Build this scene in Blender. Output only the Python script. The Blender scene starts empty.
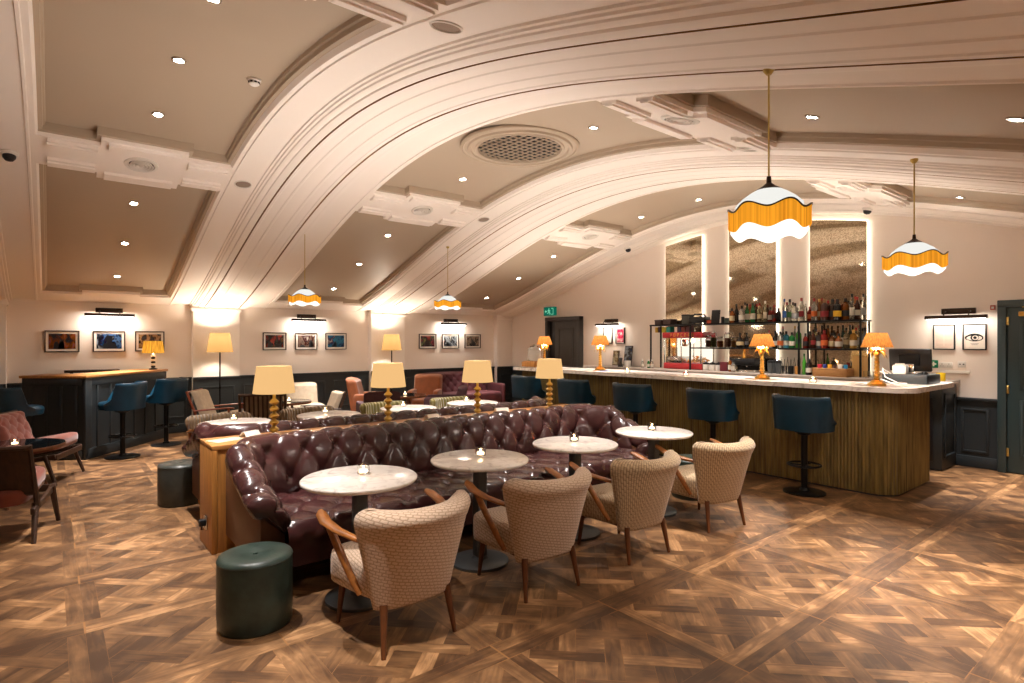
import bpy, bmesh, math, random
from mathutils import Vector, Matrix
random.seed(7)
S = bpy.context.scene
COL = S.collection
PI = math.pi
def R(d): return math.radians(d)

# ------------------------------------------------------------------ mesh builder
class MB:
    def __init__(s):
        s.v = []; s.f = []; s.uv = []; s.mi = []; s.col = []
    def add(s, vs, fs, uvs=None, mi=0, col=None):
        o = len(s.v)
        s.v += [tuple(p) for p in vs]
        for k, f in enumerate(fs):
            s.f.append(tuple(i + o for i in f))
            s.uv.append(uvs[k] if uvs else None)
            s.mi.append(mi); s.col.append(col)
        return s
    def box(s, c, d, bev=0.0, rot=None, mi=0, seg=2):
        bm = bmesh.new(); bmesh.ops.create_cube(bm, size=1)
        for v in bm.verts: v.co = Vector((v.co.x*d[0], v.co.y*d[1], v.co.z*d[2]))
        if bev > 0:
            bev = min(bev, min(d)*.49)
            bmesh.ops.bevel(bm, geom=bm.edges[:], offset=bev, segments=seg, profile=.5, affect='EDGES')
        M = Matrix.Translation(c) @ (rot.to_4x4() if rot else Matrix())
        bm.verts.index_update()
        s.add([M @ v.co for v in bm.verts], [[v.index for v in f.verts] for f in bm.faces], None, mi)
        bm.free(); return s
    def loft(s, loops, cap0=True, cap1=True, closed=True, uv=True, mi=0):
        n = len(loops[0]); o = []; vs = []
        for l in loops: vs += [Vector(p) for p in l]
        fs = []; uvs = []
        # cumulative lengths
        ul = [0]
        for i in range(n): ul.append(ul[-1] + (Vector(loops[len(loops)//2][(i+1) % n]) - Vector(loops[len(loops)//2][i])).length)
        vl = [0]
        for j in range(len(loops)-1):
            vl.append(vl[-1] + max((Vector(loops[j+1][i]) - Vector(loops[j][i])).length for i in range(0, n, max(1, n//6))))
        for j in range(len(loops)-1):
            for i in range(n if closed else n-1):
                k = (i+1) % n
                fs.append((j*n+i, j*n+k, (j+1)*n+k, (j+1)*n+i))
                uvs.append(((ul[i], vl[j]), (ul[i+1], vl[j]), (ul[i+1], vl[j+1]), (ul[i], vl[j+1])))
        if closed and cap0: fs.append(tuple(range(n))[::-1]); uvs.append(tuple((ul[i], vl[0]) for i in range(n))[::-1])
        if closed and cap1: fs.append(tuple((len(loops)-1)*n+i for i in range(n))); uvs.append(tuple((ul[i], vl[-1]) for i in range(n)))
        return s.add(vs, fs, uvs, mi)
    def cyl(s, p0, p1, r0, r1=None, n=16, mi=0):
        r1 = r0 if r1 is None else r1
        return s.tube([p0, p1], [r0, r1], n, mi=mi)
    def tube(s, pts, r, n=8, closed=False, mi=0, flat=1.0):
        pts = [Vector(p) for p in pts]; m = len(pts)
        rs = r if isinstance(r, (list, tuple)) else [r]*m
        loops = []; up = None
        for i, p in enumerate(pts):
            a = pts[i-1] if (i > 0 or closed) else pts[i]
            b = pts[(i+1) % m] if (i < m-1 or closed) else pts[i]
            t = (b - a).normalized()
            if up is None:
                up = Vector((0, 0, 1)) if abs(t.z) < .95 else Vector((1, 0, 0))
            x = t.cross(up).normalized(); y = x.cross(t).normalized(); up = y
            loops.append([p + x*math.cos(2*PI*k/n)*rs[i] + y*math.sin(2*PI*k/n)*rs[i]*flat for k in range(n)])
        if closed: loops.append(loops[0]); return s.loft(loops, False, False, mi=mi)
        return s.loft(loops, mi=mi)
    def lathe(s, prof, n=24, c=(0, 0, 0), mi=0, wave=None):
        c = Vector(c); loops = []
        for r, z in prof:
            loops.append([c + Vector((max(r, 1e-4)*math.cos(2*PI*k/n), max(r, 1e-4)*math.sin(2*PI*k/n), z)) for k in range(n)])
        return s.loft(loops, mi=mi)
    def disc(s, c, r, n=24, nrm=(0, 0, 1), mi=0):
        q = Vector(nrm).to_track_quat('Z', 'Y'); c = Vector(c)
        return s.add([c + q @ Vector((r*math.cos(2*PI*k/n), r*math.sin(2*PI*k/n), 0)) for k in range(n)], [tuple(range(n))], None, mi)
    def prism(s, poly, h0, h1, M=None, mi=0, bev=0):
        """polygon (u,v) extruded along w from h0 to h1 ; M maps (u,v,w)"""
        M = M or Matrix(); n = len(poly)
        if bev:
            bm = bmesh.new()
            a = [bm.verts.new((u, v, h0)) for u, v in poly]; b = [bm.verts.new((u, v, h1)) for u, v in poly]
            bm.faces.new(a[::-1]); bm.faces.new(b)
            for i in range(n): bm.faces.new((a[i], a[(i+1) % n], b[(i+1) % n], b[i]))
            bmesh.ops.bevel(bm, geom=bm.edges[:], offset=bev, segments=2, profile=.5, affect='EDGES')
            bm.verts.index_update()
            s.add([M @ v.co for v in bm.verts], [[v.index for v in f.verts] for f in bm.faces], None, mi); bm.free()
            return s
        vs = [M @ Vector((u, v, h0)) for u, v in poly] + [M @ Vector((u, v, h1)) for u, v in poly]
        fs = [tuple(range(n))[::-1], tuple(range(n, 2*n))] + [(i, (i+1) % n, n+(i+1) % n, n+i) for i in range(n)]
        return s.add(vs, fs, None, mi)
    def grid(s, fn, nu, nv, mi=0, wrap=False):
        """open surface fn(u,v)->point, u,v in 0..1"""
        vs = [fn(i/nu, j/nv) for j in range(nv+1) for i in range(nu+1)]
        W = nu+1
        fs = [(j*W+i, j*W+i+1, (j+1)*W+i+1, (j+1)*W+i) for j in range(nv) for i in range(nu)]
        uvs = [((i/nu, j/nv), ((i+1)/nu, j/nv), ((i+1)/nu, (j+1)/nv), (i/nu, (j+1)/nv)) for j in range(nv) for i in range(nu)]
        return s.add(vs, fs, uvs, mi)
    def build(s, name, mats, parent=None, sharp=38, recalc=True, loc=None):
        me = bpy.data.meshes.new(name)
        me.from_pydata(s.v, [], s.f)
        if not isinstance(mats, (list, tuple)): mats = [mats]
        for m in mats: me.materials.append(m)
        hascol = any(c is not None for c in s.col)
        if hascol: me.color_attributes.new('plank', 'FLOAT_COLOR', 'CORNER')
        me.uv_layers.new(name='UVMap')
        uvl = me.uv_layers['UVMap']; ca = me.color_attributes['plank'] if hascol else None
        for p in me.polygons:
            p.material_index = s.mi[p.index]
            u = s.uv[p.index]
            if u:
                for k, li in enumerate(p.loop_indices): uvl.data[li].uv = u[k]
            else:
                nrm = p.normal; ax = max(range(3), key=lambda a: abs(nrm[a]))
                for li in p.loop_indices:
                    co = me.vertices[me.loops[li].vertex_index].co
                    uvl.data[li].uv = (co.y, co.z) if ax == 0 else ((co.x, co.z) if ax == 1 else (co.x, co.y))
            if ca:
                c = s.col[p.index] or (0, 0, 0, 1)
                for li in p.loop_indices: ca.data[li].color = c
        bm = bmesh.new(); bm.from_mesh(me)
        if recalc: bmesh.ops.recalc_face_normals(bm, faces=bm.faces[:])
        th = R(sharp)
        for e in bm.edges:
            e.smooth = not (len(e.link_faces) == 2 and e.calc_face_angle(0) > th)
        for fc in bm.faces: fc.smooth = True
        bm.to_mesh(me); bm.free()
        o = bpy.data.objects.new(name, me); COL.objects.link(o)
        if parent is not None: o.parent = parent
        if loc: o.location = loc
        return o

def tag(o, label=None, cat=None, group=None, kind=None):
    if label: o['label'] = label
    if cat: o['category'] = cat
    if group: o['group'] = group
    if kind: o['kind'] = kind
    return o
def thing(name, label, cat, loc=(0, 0, 0), rz=0.0, group=None):
    o = bpy.data.objects.new(name, None); COL.objects.link(o)
    o.empty_display_size = .1
    o.location = loc; o.rotation_euler = (0, 0, rz)
    return tag(o, label, cat, group)
def dup(root, loc=None, rz=None, label=None, group=None, rot=None):
    r = root.copy(); COL.objects.link(r)
    if loc is not None: r.location = loc
    if rz is not None: r.rotation_euler = (0, 0, rz)
    if rot is not None: r.rotation_euler = rot
    if label: r['label'] = label
    if group: r['group'] = group
    for ch in [o for o in root.children]:
        c = ch.copy(); COL.objects.link(c); c.parent = r
        for g in [o for o in ch.children]:
            d = g.copy(); COL.objects.link(d); d.parent = c
    return r
def struct(o): o['kind'] = 'structure'; return o

# ------------------------------------------------------------------ materials
def nmat(name):
    m = bpy.data.materials.new(name); m.use_nodes = True
    nt = m.node_tree; b = nt.nodes['Principled BSDF']
    return m, nt, b
def lin(h):
    """sRGB 0-255 tuple -> linear rgba"""
    return tuple(((c/255/12.92) if c/255 <= .04045 else ((c/255+.055)/1.055)**2.4) for c in h) + (1,)
def pm(name, c, rough=.5, metal=0., var=.0, vscale=6., bump=0., bscale=60., coat=0., sheen=0., spec=.5, emit=None, es=0., trans=0., ior=1.45, stretch=(1, 1, 1), c2=None, alpha=1., sub=0.):
    m, nt, b = nmat(name); N = nt.nodes; L = nt.links
    c = tuple(c[:3]) + (1,)
    b.inputs['Base Color'].default_value = c
    b.inputs['Roughness'].default_value = rough
    b.inputs['Metallic'].default_value = metal
    b.inputs['Coat Weight'].default_value = coat
    b.inputs['Coat Roughness'].default_value = .15
    b.inputs['Sheen Weight'].default_value = sheen
    b.inputs['Specular IOR Level'].default_value = spec
    b.inputs['Transmission Weight'].default_value = trans
    b.inputs['IOR'].default_value = ior
    b.inputs['Alpha'].default_value = alpha
    if emit:
        b.inputs['Emission Color'].default_value = tuple(emit[:3]) + (1,); b.inputs['Emission Strength'].default_value = es
    if var or bump or c2:
        tc = N.new('ShaderNodeTexCoord'); mp = N.new('ShaderNodeMapping')
        mp.inputs['Scale'].default_value = stretch
        L.new(tc.outputs['Object'], mp.inputs['Vector'])
    if var or c2:
        nz = N.new('ShaderNodeTexNoise'); nz.inputs['Scale'].default_value = vscale; nz.inputs['Detail'].default_value = 5
        L.new(mp.outputs[0], nz.inputs['Vector'])
        rp = N.new('ShaderNodeValToRGB')
        lo = tuple(max(0, x*(1-var)) for x in c[:3]) + (1,); hi = tuple(min(1, x*(1+var)) for x in c[:3]) + (1,)
        if c2: lo, hi = c, tuple(c2[:3]) + (1,)
        rp.color_ramp.elements[0].position = .35; rp.color_ramp.elements[1].position = .65
        rp.color_ramp.elements[0].color = lo; rp.color_ramp.elements[1].color = hi
        L.new(nz.outputs['Fac'], rp.inputs[0]); L.new(rp.outputs[0], b.inputs['Base Color'])
    if bump:
        n2 = N.new('ShaderNodeTexNoise'); n2.inputs['Scale'].default_value = bscale; n2.inputs['Detail'].default_value = 4
        L.new(mp.outputs[0], n2.inputs['Vector'])
        bp = N.new('ShaderNodeBump'); bp.inputs['Strength'].default_value = bump; bp.inputs['Distance'].default_value = .01
        L.new(n2.outputs['Fac'], bp.inputs['Height']); L.new(bp.outputs[0], b.inputs['Normal'])
    return m
def emat(name, c, s):
    m = bpy.data.materials.new(name); m.use_nodes = True; nt = m.node_tree; nt.nodes.clear()
    e = nt.nodes.new('ShaderNodeEmission'); o = nt.nodes.new('ShaderNodeOutputMaterial')
    e.inputs[0].default_value = tuple(c[:3]) + (1,); e.inputs[1].default_value = s
    nt.links.new(e.outputs[0], o.inputs[0]); return m
def shade_mat(name, c, es, emit, pleats=0, fringe=0, tr=.5):
    """lit fabric: diffuse + translucent + glow of the bulb behind it"""
    m = bpy.data.materials.new(name); m.use_nodes = True; nt = m.node_tree; N = nt.nodes; L = nt.links; N.clear()
    out = N.new('ShaderNodeOutputMaterial'); d = N.new('ShaderNodeBsdfDiffuse'); t = N.new('ShaderNodeBsdfTranslucent')
    mx = N.new('ShaderNodeMixShader'); mx.inputs[0].default_value = tr
    e = N.new('ShaderNodeEmission'); ad = N.new('ShaderNodeAddShader')
    c = tuple(c[:3]) + (1,)
    d.inputs[0].default_value = c; t.inputs[0].default_value = c
    e.inputs[0].default_value = tuple(emit[:3]) + (1,); e.inputs[1].default_value = es
    L.new(d.outputs[0], mx.inputs[1]); L.new(t.outputs[0], mx.inputs[2]); L.new(mx.outputs[0], ad.inputs[0]); L.new(e.outputs[0], ad.inputs[1]); L.new(ad.outputs[0], out.inputs[0])
    if fringe:
        tc = N.new('ShaderNodeTexCoord'); mp = N.new('ShaderNodeMapping'); mp.inputs['Scale'].default_value = (fringe, fringe, .6)
        nz = N.new('ShaderNodeTexNoise'); nz.inputs['Scale'].default_value = 1; nz.inputs['Detail'].default_value = 2
        L.new(tc.outputs['Object'], mp.inputs[0]); L.new(mp.outputs[0], nz.inputs['Vector'])
        rp = N.new('ShaderNodeValToRGB'); rp.color_ramp.elements[0].position = .3; rp.color_ramp.elements[1].position = .7
        rp.color_ramp.elements[0].color = tuple(x*.62 for x in emit[:3]) + (1,); rp.color_ramp.elements[1].color = tuple(min(1, x*1.25) for x in emit[:3]) + (1,)
        L.new(nz.outputs['Fac'], rp.inputs[0]); L.new(rp.outputs[0], e.inputs[0])
        L.new(rp.outputs[0], d.inputs[0])
    return m

M = {}
M['wall'] = pm('wall_paint', lin((238, 227, 216)), .75, bump=.04, bscale=150)
M['rib'] = pm('plaster_cream', lin((244, 236, 228)), .6)
M['panel'] = pm('plaster_taupe', lin((180, 164, 144)), .5)
M['gold'] = pm('groove_shade_gold', lin((150, 105, 55)), .35, .6)  # dark gold stands in for the shadow and warm glow in rib grooves
M['wains'] = pm('dark_panelling', lin((38, 44, 47)), .45, bump=.05, bscale=90)
M['door'] = pm('door_green_black', lin((50, 66, 68)), .36)
M['doorfar'] = pm('door_charcoal', lin((62, 60, 58)), .45)
M['oak'] = pm('oak', lin((172, 118, 58)), .4, var=.22, vscale=4, stretch=(14, 14, .8), bump=.05, bscale=30)
M['oaktop'] = pm('oak_top', lin((176, 122, 66)), .35, var=.22, vscale=4, stretch=(.8, 14, 14))
M['walnut'] = pm('walnut', lin((92, 52, 26)), .38, var=.3, vscale=5, stretch=(10, 10, 1.2))
M['darkwood'] = pm('dark_wood', lin((52, 32, 20)), .4, var=.3, vscale=5, stretch=(8, 8, 1.2))
M['armwood'] = pm('arm_wood', lin((142, 88, 40)), .35, var=.25, vscale=5, stretch=(8, 2, 8))
M['redwood'] = pm('red_wood', lin((120, 56, 30)), .38, var=.25, vscale=5, stretch=(8, 8, 1.2))
M['leather'] = pm('oxblood_leather', lin((60, 31, 31)), .26, var=.3, vscale=5, bump=.16, bscale=38, coat=.25)
M['greenlea'] = pm('green_leather', lin((46, 60, 53)), .38, var=.3, vscale=9, bump=.12, bscale=70)
M['blacklea'] = pm('grey_leather', lin((56, 60, 56)), .38, var=.2, vscale=9, bump=.1, bscale=70)
M['blue'] = pm('teal_leather', lin((8, 46, 64)), .36, var=.12, vscale=8, bump=.05, bscale=90)
M['black'] = pm('black_metal', lin((18, 18, 19)), .4, .5)
M['blackpl'] = pm('black_plastic', lin((20, 20, 22)), .4)
M['iron'] = pm('cast_iron_grey', lin((88, 92, 94)), .45, .5)
M['brass'] = pm('brass', lin((206, 168, 88)), .3, 1., var=.25, vscale=30, bump=.3, bscale=60)
M['olbrass'] = pm('aged_brass', lin((196, 168, 96)), .28, .9)
M['bronze'] = pm('dark_bronze', lin((58, 44, 34)), .4, .7)
M['chrome'] = pm('chrome', lin((200, 198, 195)), .18, 1.)
M['white'] = pm('white_paint', lin((225, 220, 212)), .5)
M['paper'] = pm('paper', lin((238, 232, 222)), .7)
M['frame'] = pm('frame_dark', lin((48, 34, 28)), .4)
M['pink'] = pm('salmon_velvet', lin((120, 58, 42)), .75, var=.12, vscale=12, sheen=.4, bump=.06, bscale=120)
M['cream'] = pm('cream_cloth', lin((176, 160, 138)), .85, var=.08, vscale=14, bump=.08, bscale=160)
M['orange'] = pm('rust_velvet', lin((128, 68, 28)), .75, var=.12, vscale=10, sheen=.3)
M['purple'] = pm('aubergine_cloth', lin((62, 36, 42)), .8, var=.2, vscale=20)
M['maroon'] = pm('maroon_velvet', lin((66, 11, 18)), .7, var=.15, vscale=8, sheen=.05)
M['olive'] = pm('olive_velvet', lin((128, 118, 62)), .75, var=.12, vscale=10, sheen=.3)
M['taupe'] = pm('taupe_cord', lin((134, 110, 80)), .85, var=.12, vscale=12, bump=.1, bscale=120)
def channel(name, c, pitch):
    m = pm(name, c, .8, var=.12, vscale=12, sheen=.3); nt = m.node_tree; N = nt.nodes; L = nt.links; b = N['Principled BSDF']
    tc = N.new('ShaderNodeTexCoord'); wv = N.new('ShaderNodeTexWave'); wv.bands_direction = 'X'; wv.inputs['Scale'].default_value = .314/pitch
    L.new(tc.outputs['Object'], wv.inputs['Vector'])
    bp = N.new('ShaderNodeBump'); bp.inputs['Strength'].default_value = 1.; bp.inputs['Distance'].default_value = .02
    L.new(wv.outputs['Fac'], bp.inputs['Height']); L.new(bp.outputs[0], b.inputs['Normal']); return m
M['olive'] = channel('olive_channelled_velvet', lin((128, 118, 62)), .05)
M['taupe'] = channel('taupe_channelled_cord', lin((134, 110, 80)), .04)
def glass(name, c, rough=.02, alpha=.35):
    m, nt, b = nmat(name); b.inputs['Base Color'].default_value = tuple(c[:3]) + (1,)
    b.inputs['Roughness'].default_value = rough; b.inputs['Transmission Weight'].default_value = 1.; b.inputs['IOR'].default_value = 1.2
    b.inputs['Specular IOR Level'].default_value = .6
    return m
M['glass'] = glass('clear_glass', (.96, .97, .96))
M['darkglass'] = pm('smoked_glass', lin((14, 20, 24)), .06, spec=.8)

def marble():
    m, nt, b = nmat('marble'); N = nt.nodes; L = nt.links
    tc = N.new('ShaderNodeTexCoord'); nz = N.new('ShaderNodeTexNoise'); nz.inputs['Scale'].default_value = 9; nz.inputs['Detail'].default_value = 9; nz.inputs['Distortion'].default_value = 1.6
    L.new(tc.outputs['Object'], nz.inputs['Vector'])
    rp = N.new('ShaderNodeValToRGB'); e = rp.color_ramp.elements
    e[0].position = .28; e[0].color = lin((186, 178, 172)); e[1].position = .52; e[1].color = lin((232, 226, 218))
    x = e.new(.42); x.color = lin((218, 210, 202))
    L.new(nz.outputs['Fac'], rp.inputs[0]); L.new(rp.outputs[0], b.inputs['Base Color']); b.inputs['Roughness'].default_value = .22
    return m
M['marble'] = marble()

def floor_mat():
    m, nt, b = nmat('parquet'); N = nt.nodes; L = nt.links
    at = N.new('ShaderNodeAttribute'); at.attribute_name = 'plank'
    sep = N.new('ShaderNodeSeparateColor'); L.new(at.outputs['Color'], sep.inputs[0])
    uv = N.new('ShaderNodeUVMap'); uv.uv_map = 'UVMap'
    mp = N.new('ShaderNodeMapping'); mp.inputs['Scale'].default_value = (4, 30, 1)
    L.new(uv.outputs[0], mp.inputs[0])
    cb = N.new('ShaderNodeCombineXYZ'); L.new(sep.outputs[1], cb.inputs[2]) 
    ml = N.new('ShaderNodeVectorMath'); ml.operation = 'SCALE'; ml.inputs['Scale'].default_value = 40; L.new(cb.outputs[0], ml.inputs[0])
    ad = N.new('ShaderNodeVectorMath'); ad.operation = 'ADD'; L.new(mp.outputs[0], ad.inputs[0]); L.new(ml.outputs[0], ad.inputs[1])
    g = N.new('ShaderNodeTexNoise'); g.inputs['Scale'].default_value = 1; g.inputs['Detail'].default_value = 6; g.inputs['Distortion'].default_value = .8
    L.new(ad.outputs[0], g.inputs['Vector'])
    # blotchy wear over the whole floor
    tc = N.new('ShaderNodeTexCoord'); w = N.new('ShaderNodeTexNoise'); w.inputs['Scale'].default_value = 5.; w.inputs['Detail'].default_value = 6
    L.new(tc.outputs['Object'], w.inputs['Vector'])
    s1 = N.new('ShaderNodeMath'); s1.operation = 'MULTIPLY_ADD'; L.new(g.outputs['Fac'], s1.inputs[0]); s1.inputs[1].default_value = .52
    s2 = N.new('ShaderNodeMath'); s2.operation = 'MULTIPLY'; L.new(sep.outputs[0], s2.inputs[0]); s2.inputs[1].default_value = .30
    L.new(s2.outputs[0], s1.inputs[2])
    s3 = N.new('ShaderNodeMath'); s3.operation = 'MULTIPLY_ADD'; L.new(w.outputs['Fac'], s3.inputs[0]); s3.inputs[1].default_value = .70; L.new(s1.outputs[0], s3.inputs[2])
    rp = N.new('ShaderNodeValToRGB'); e = rp.color_ramp.elements
    e[0].position = .58; e[0].color = lin((74, 50, 31)); e[1].position = 1.06; e[1].color = lin((176, 134, 92))
    x = e.new(.76); x.color = lin((108, 77, 49)); x = e.new(.90); x.color = lin((138, 102, 67))
    L.new(s3.outputs[0], rp.inputs[0]); L.new(rp.outputs[0], b.inputs['Base Color'])
    b.inputs['Roughness'].default_value = .42
    bp = N.new('ShaderNodeBump'); bp.inputs['Strength'].default_value = .12; bp.inputs['Distance'].default_value = .004
    L.new(s3.outputs[0], bp.inputs['Height']); L.new(bp.outputs[0], b.inputs['Normal'])
    return m
M['floor'] = floor_mat()
M['seam'] = pm('parquet_seam', lin((150, 108, 66)), .5)

def weave(name, c1, c2, kind):
    m, nt, b = nmat(name); N = nt.nodes; L = nt.links
    uv = N.new('ShaderNodeUVMap'); uv.uv_map = 'UVMap'
    mp = N.new('ShaderNodeMapping'); L.new(uv.outputs[0], mp.inputs[0])
    if kind == 'scale':
        br = N.new('ShaderNodeTexBrick'); br.offset = .5
        br.inputs['Scale'].default_value = 1; br.inputs['Brick Width'].default_value = .036; br.inputs['Row Height'].default_value = .019
        br.inputs['Mortar Size'].default_value = .0055; br.inputs['Mortar Smooth'].default_value = 1.
        mp.inputs['Rotation'].default_value = (0, 0, R(14))
        nz = N.new('ShaderNodeTexNoise'); nz.inputs['Scale'].default_value = 50; L.new(uv.outputs[0], nz.inputs['Vector'])
        vm = N.new('ShaderNodeVectorMath'); vm.operation = 'MULTIPLY_ADD'; vm.inputs[1].default_value = (.013, .013, 0); L.new(nz.outputs['Color'], vm.inputs[0]); L.new(mp.outputs[0], vm.inputs[2])
        L.new(vm.outputs[0], br.inputs['Vector']); fac = br.outputs['Fac']
        inv = N.new('ShaderNodeMath'); inv.operation = 'SUBTRACT'; inv.inputs[0].default_value = 1; L.new(fac, inv.inputs[1]); fac = inv.outputs[0]
    else:
        a = N.new('ShaderNodeTexBrick'); a.offset = .5; a.inputs['Scale'].default_value = 1
        a.inputs['Brick Width'].default_value = .05; a.inputs['Row Height'].default_value = .016; a.inputs['Mortar Size'].default_value = .0035; a.inputs['Mortar Smooth'].default_value = .8
        mp.inputs['Rotation'].default_value = (0, 0, R(90))
        nz = N.new('ShaderNodeTexWave'); nz.inputs['Scale'].default_value = 14; nz.bands_direction = 'DIAGONAL'; L.new(uv.outputs[0], nz.inputs['Vector'])
        L.new(mp.outputs[0], a.inputs['Vector'])
        inv = N.new('ShaderNodeMath'); inv.operation = 'MULTIPLY_ADD'; L.new(a.outputs['Fac'], inv.inputs[0]); inv.inputs[1].default_value = -.8
        h = N.new('ShaderNodeMath'); h.operation = 'MULTIPLY_ADD'; L.new(nz.outputs['Fac'], h.inputs[0]); h.inputs[1].default_value = .35; h.inputs[2].default_value = .65
        L.new(h.outputs[0], inv.inputs[2]); fac = inv.outputs[0]
    rp = N.new('ShaderNodeValToRGB'); rp.color_ramp.elements[0].color = c2; rp.color_ramp.elements[1].color = c1
    rp.color_ramp.elements[0].position = .1; rp.color_ramp.elements[1].position = .9
    L.new(fac, rp.inputs[0]); L.new(rp.outputs[0], b.inputs['Base Color'])
    bp = N.new('ShaderNodeBump'); bp.inputs['Strength'].default_value = .35; bp.inputs['Distance'].default_value = .003
    L.new(fac, bp.inputs['Height']); L.new(bp.outputs[0], b.inputs['Normal'])
    b.inputs['Roughness'].default_value = .9; b.inputs['Sheen Weight'].default_value = .25
    return m
M['scale'] = weave('beige_scale_weave', lin((198, 174, 150)), lin((160, 135, 110)), 'scale')
M['cord'] = weave('beige_cord_weave', lin((194, 170, 136)), lin((126, 103, 74)), 'cord')

def mirror_mat():
    m, nt, b = nmat('antique_mirror'); N = nt.nodes; L = nt.links
    tc = N.new('ShaderNodeTexCoord'); nz = N.new('ShaderNodeTexNoise'); nz.inputs['Scale'].default_value = 60; nz.inputs['Detail'].default_value = 9; nz.inputs['Roughness'].default_value = .85
    L.new(tc.outputs['Object'], nz.inputs['Vector'])
    rp = N.new('ShaderNodeValToRGB'); e = rp.color_ramp.elements
    e[0].position = .38; e[0].color = lin((110, 92, 68)); e[1].position = .54; e[1].color = lin((226, 212, 186))
    L.new(nz.outputs['Fac'], rp.inputs[0]); L.new(rp.outputs[0], b.inputs['Base Color'])
    b.inputs['Metallic'].default_value = .92
    r2 = N.new('ShaderNodeMapRange'); r2.inputs[1].default_value = .35; r2.inputs[2].default_value = .65; r2.inputs[3].default_value = .10; r2.inputs[4].default_value = .015
    L.new(nz.outputs['Fac'], r2.inputs[0]); L.new(r2.outputs[0], b.inputs['Roughness'])
    return m
M['mirror'] = mirror_mat()

def bar_mat():
    m, nt, b = nmat('gilded_ribs'); N = nt.nodes; L = nt.links
    tc = N.new('ShaderNodeTexCoord'); nz = N.new('ShaderNodeTexNoise'); nz.inputs['Scale'].default_value = 5; nz.inputs['Detail'].default_value = 4
    mp = N.new('ShaderNodeMapping'); mp.inputs['Scale'].default_value = (6, 6, .5); L.new(tc.outputs['Object'], mp.inputs[0]); L.new(mp.outputs[0], nz.inputs['Vector'])
    rp = N.new('ShaderNodeValToRGB'); rp.color_ramp.elements[0].position = .3; rp.color_ramp.elements[1].position = .7
    rp.color_ramp.elements[0].color = lin((88, 72, 38)); rp.color_ramp.elements[1].color = lin((142, 119, 66))
    L.new(nz.outputs['Fac'], rp.inputs[0]); L.new(rp.outputs[0], b.inputs['Base Color'])
    b.inputs['Metallic'].default_value = .35; b.inputs['Roughness'].default_value = .5
    return m
M['barfront'] = bar_mat()
# ------------------------------------------------------------------ room shell
PY, BX, LX, NY = 11.35, 9.03, -2.6, -1.1
YC = 5.046
def prof(Y):
    u = (min(max(Y, NY), PY)-YC)/4.624
    return 3.651-(1.3526*u*u-.3695*u**4+.03305*u**6)
REC = .115
RIBX = [-.935, 2.38, 5.75, 9.12]
BAYS = [(-.05, 1.55), (3.21, 4.925), (6.58, 8.29)]

# floor: parquet panels with a lattice inside each frame
def clip(poly, x0, x1, y0, y1):
    for ax, lim, sg in ((0, x0, 1), (0, x1, -1), (1, y0, 1), (1, y1, -1)):
        out = []
        for i in range(len(poly)):
            a, b = poly[i], poly[(i+1) % len(poly)]
            da, db = sg*(a[ax]-lim), sg*(b[ax]-lim)
            if da >= 0: out.append(a)
            if (da >= 0) != (db >= 0):
                t = da/(da-db); out.append((a[0]+(b[0]-a[0])*t, a[1]+(b[1]-a[1])*t))
        poly = out
        if len(poly) < 3: return None
    return poly
def make_floor():
    mb = MB(); rnd = random.Random(3)
    P = .815; w = .078; gap = .0012
    def plank(poly, ang):
        if poly is None: return
        cx = sum(p[0] for p in poly)/len(poly); cy = sum(p[1] for p in poly)/len(poly)
        c, s = math.cos(ang), math.sin(ang)
        poly = [(x+(cx-x)*.012, y+(cy-y)*.012) for x, y in poly]
        uv = tuple((x*c+y*s, -x*s+y*c) for x, y in poly)
        mb.add([(x, y, 0) for x, y in poly], [tuple(range(len(poly)))], [uv], 0, (rnd.random(), rnd.random(), 0, 1))
    x0, y0 = .15-4*P, 1.5-4*P
    nx, ny = 16, 17
    for i in range(nx):
        for j in range(ny):
            ax, ay = x0+i*P, y0+j*P; bx, by = ax+P, ay+P
            # frame planks
            plank([(ax, ay), (bx, ay), (bx, ay+w), (ax, ay+w)], 0)
            plank([(ax, by-w), (bx, by-w), (bx, by), (ax, by)], 0)
            plank([(ax, ay+w), (ax+w, ay+w), (ax+w, by-w), (ax, by-w)], PI/2)
            plank([(bx-w, ay+w), (bx, ay+w), (bx, by-w), (bx-w, by-w)], PI/2)
            ix0, ix1, iy0, iy1 = ax+w, bx-w, ay+w, by-w
            cx, cy = (ax+bx)/2, (ay+by)/2
            q = .2330; sw = .085; c45 = math.sqrt(.5)
            def tr(u, v): return (cx+(u-v)*c45, cy+(u+v)*c45)
            K = range(-3, 4)
            for a in K:
                for b in K:
                    u, v = a*q, b*q
                    # filler square between strips
                    plank(clip([tr(u+sw/2, v+sw/2), tr(u+q-sw/2, v+sw/2), tr(u+q-sw/2, v+q-sw/2), tr(u+sw/2, v+q-sw/2)], ix0, ix1, iy0, iy1), PI/4 if (a+b) % 2 else -PI/4)
                    if (a+b) % 2 == 0:      # u strip passes over here
                        plank(clip([tr(u-q+sw/2, v-sw/2), tr(u+q-sw/2, v-sw/2), tr(u+q-sw/2, v+sw/2), tr(u-q+sw/2, v+sw/2)], ix0, ix1, iy0, iy1), PI/4)
                    else:
                        plank(clip([tr(u-sw/2, v-q+sw/2), tr(u+sw/2, v-q+sw/2), tr(u+sw/2, v+q-sw/2), tr(u-sw/2, v+q-sw/2)], ix0, ix1, iy0, iy1), -PI/4)
    o = mb.build('floor', M['floor'], recalc=False)
    struct(o)
    # the sub floor whose colour shows in the joints
    sb = MB().box(((LX+BX)/2, (NY+PY)/2, -.06), (BX-LX+.4, PY-NY+.4, .118))
    s = sb.build('subfloor', M['seam'], o); 
    return o
make_floor()

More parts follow.
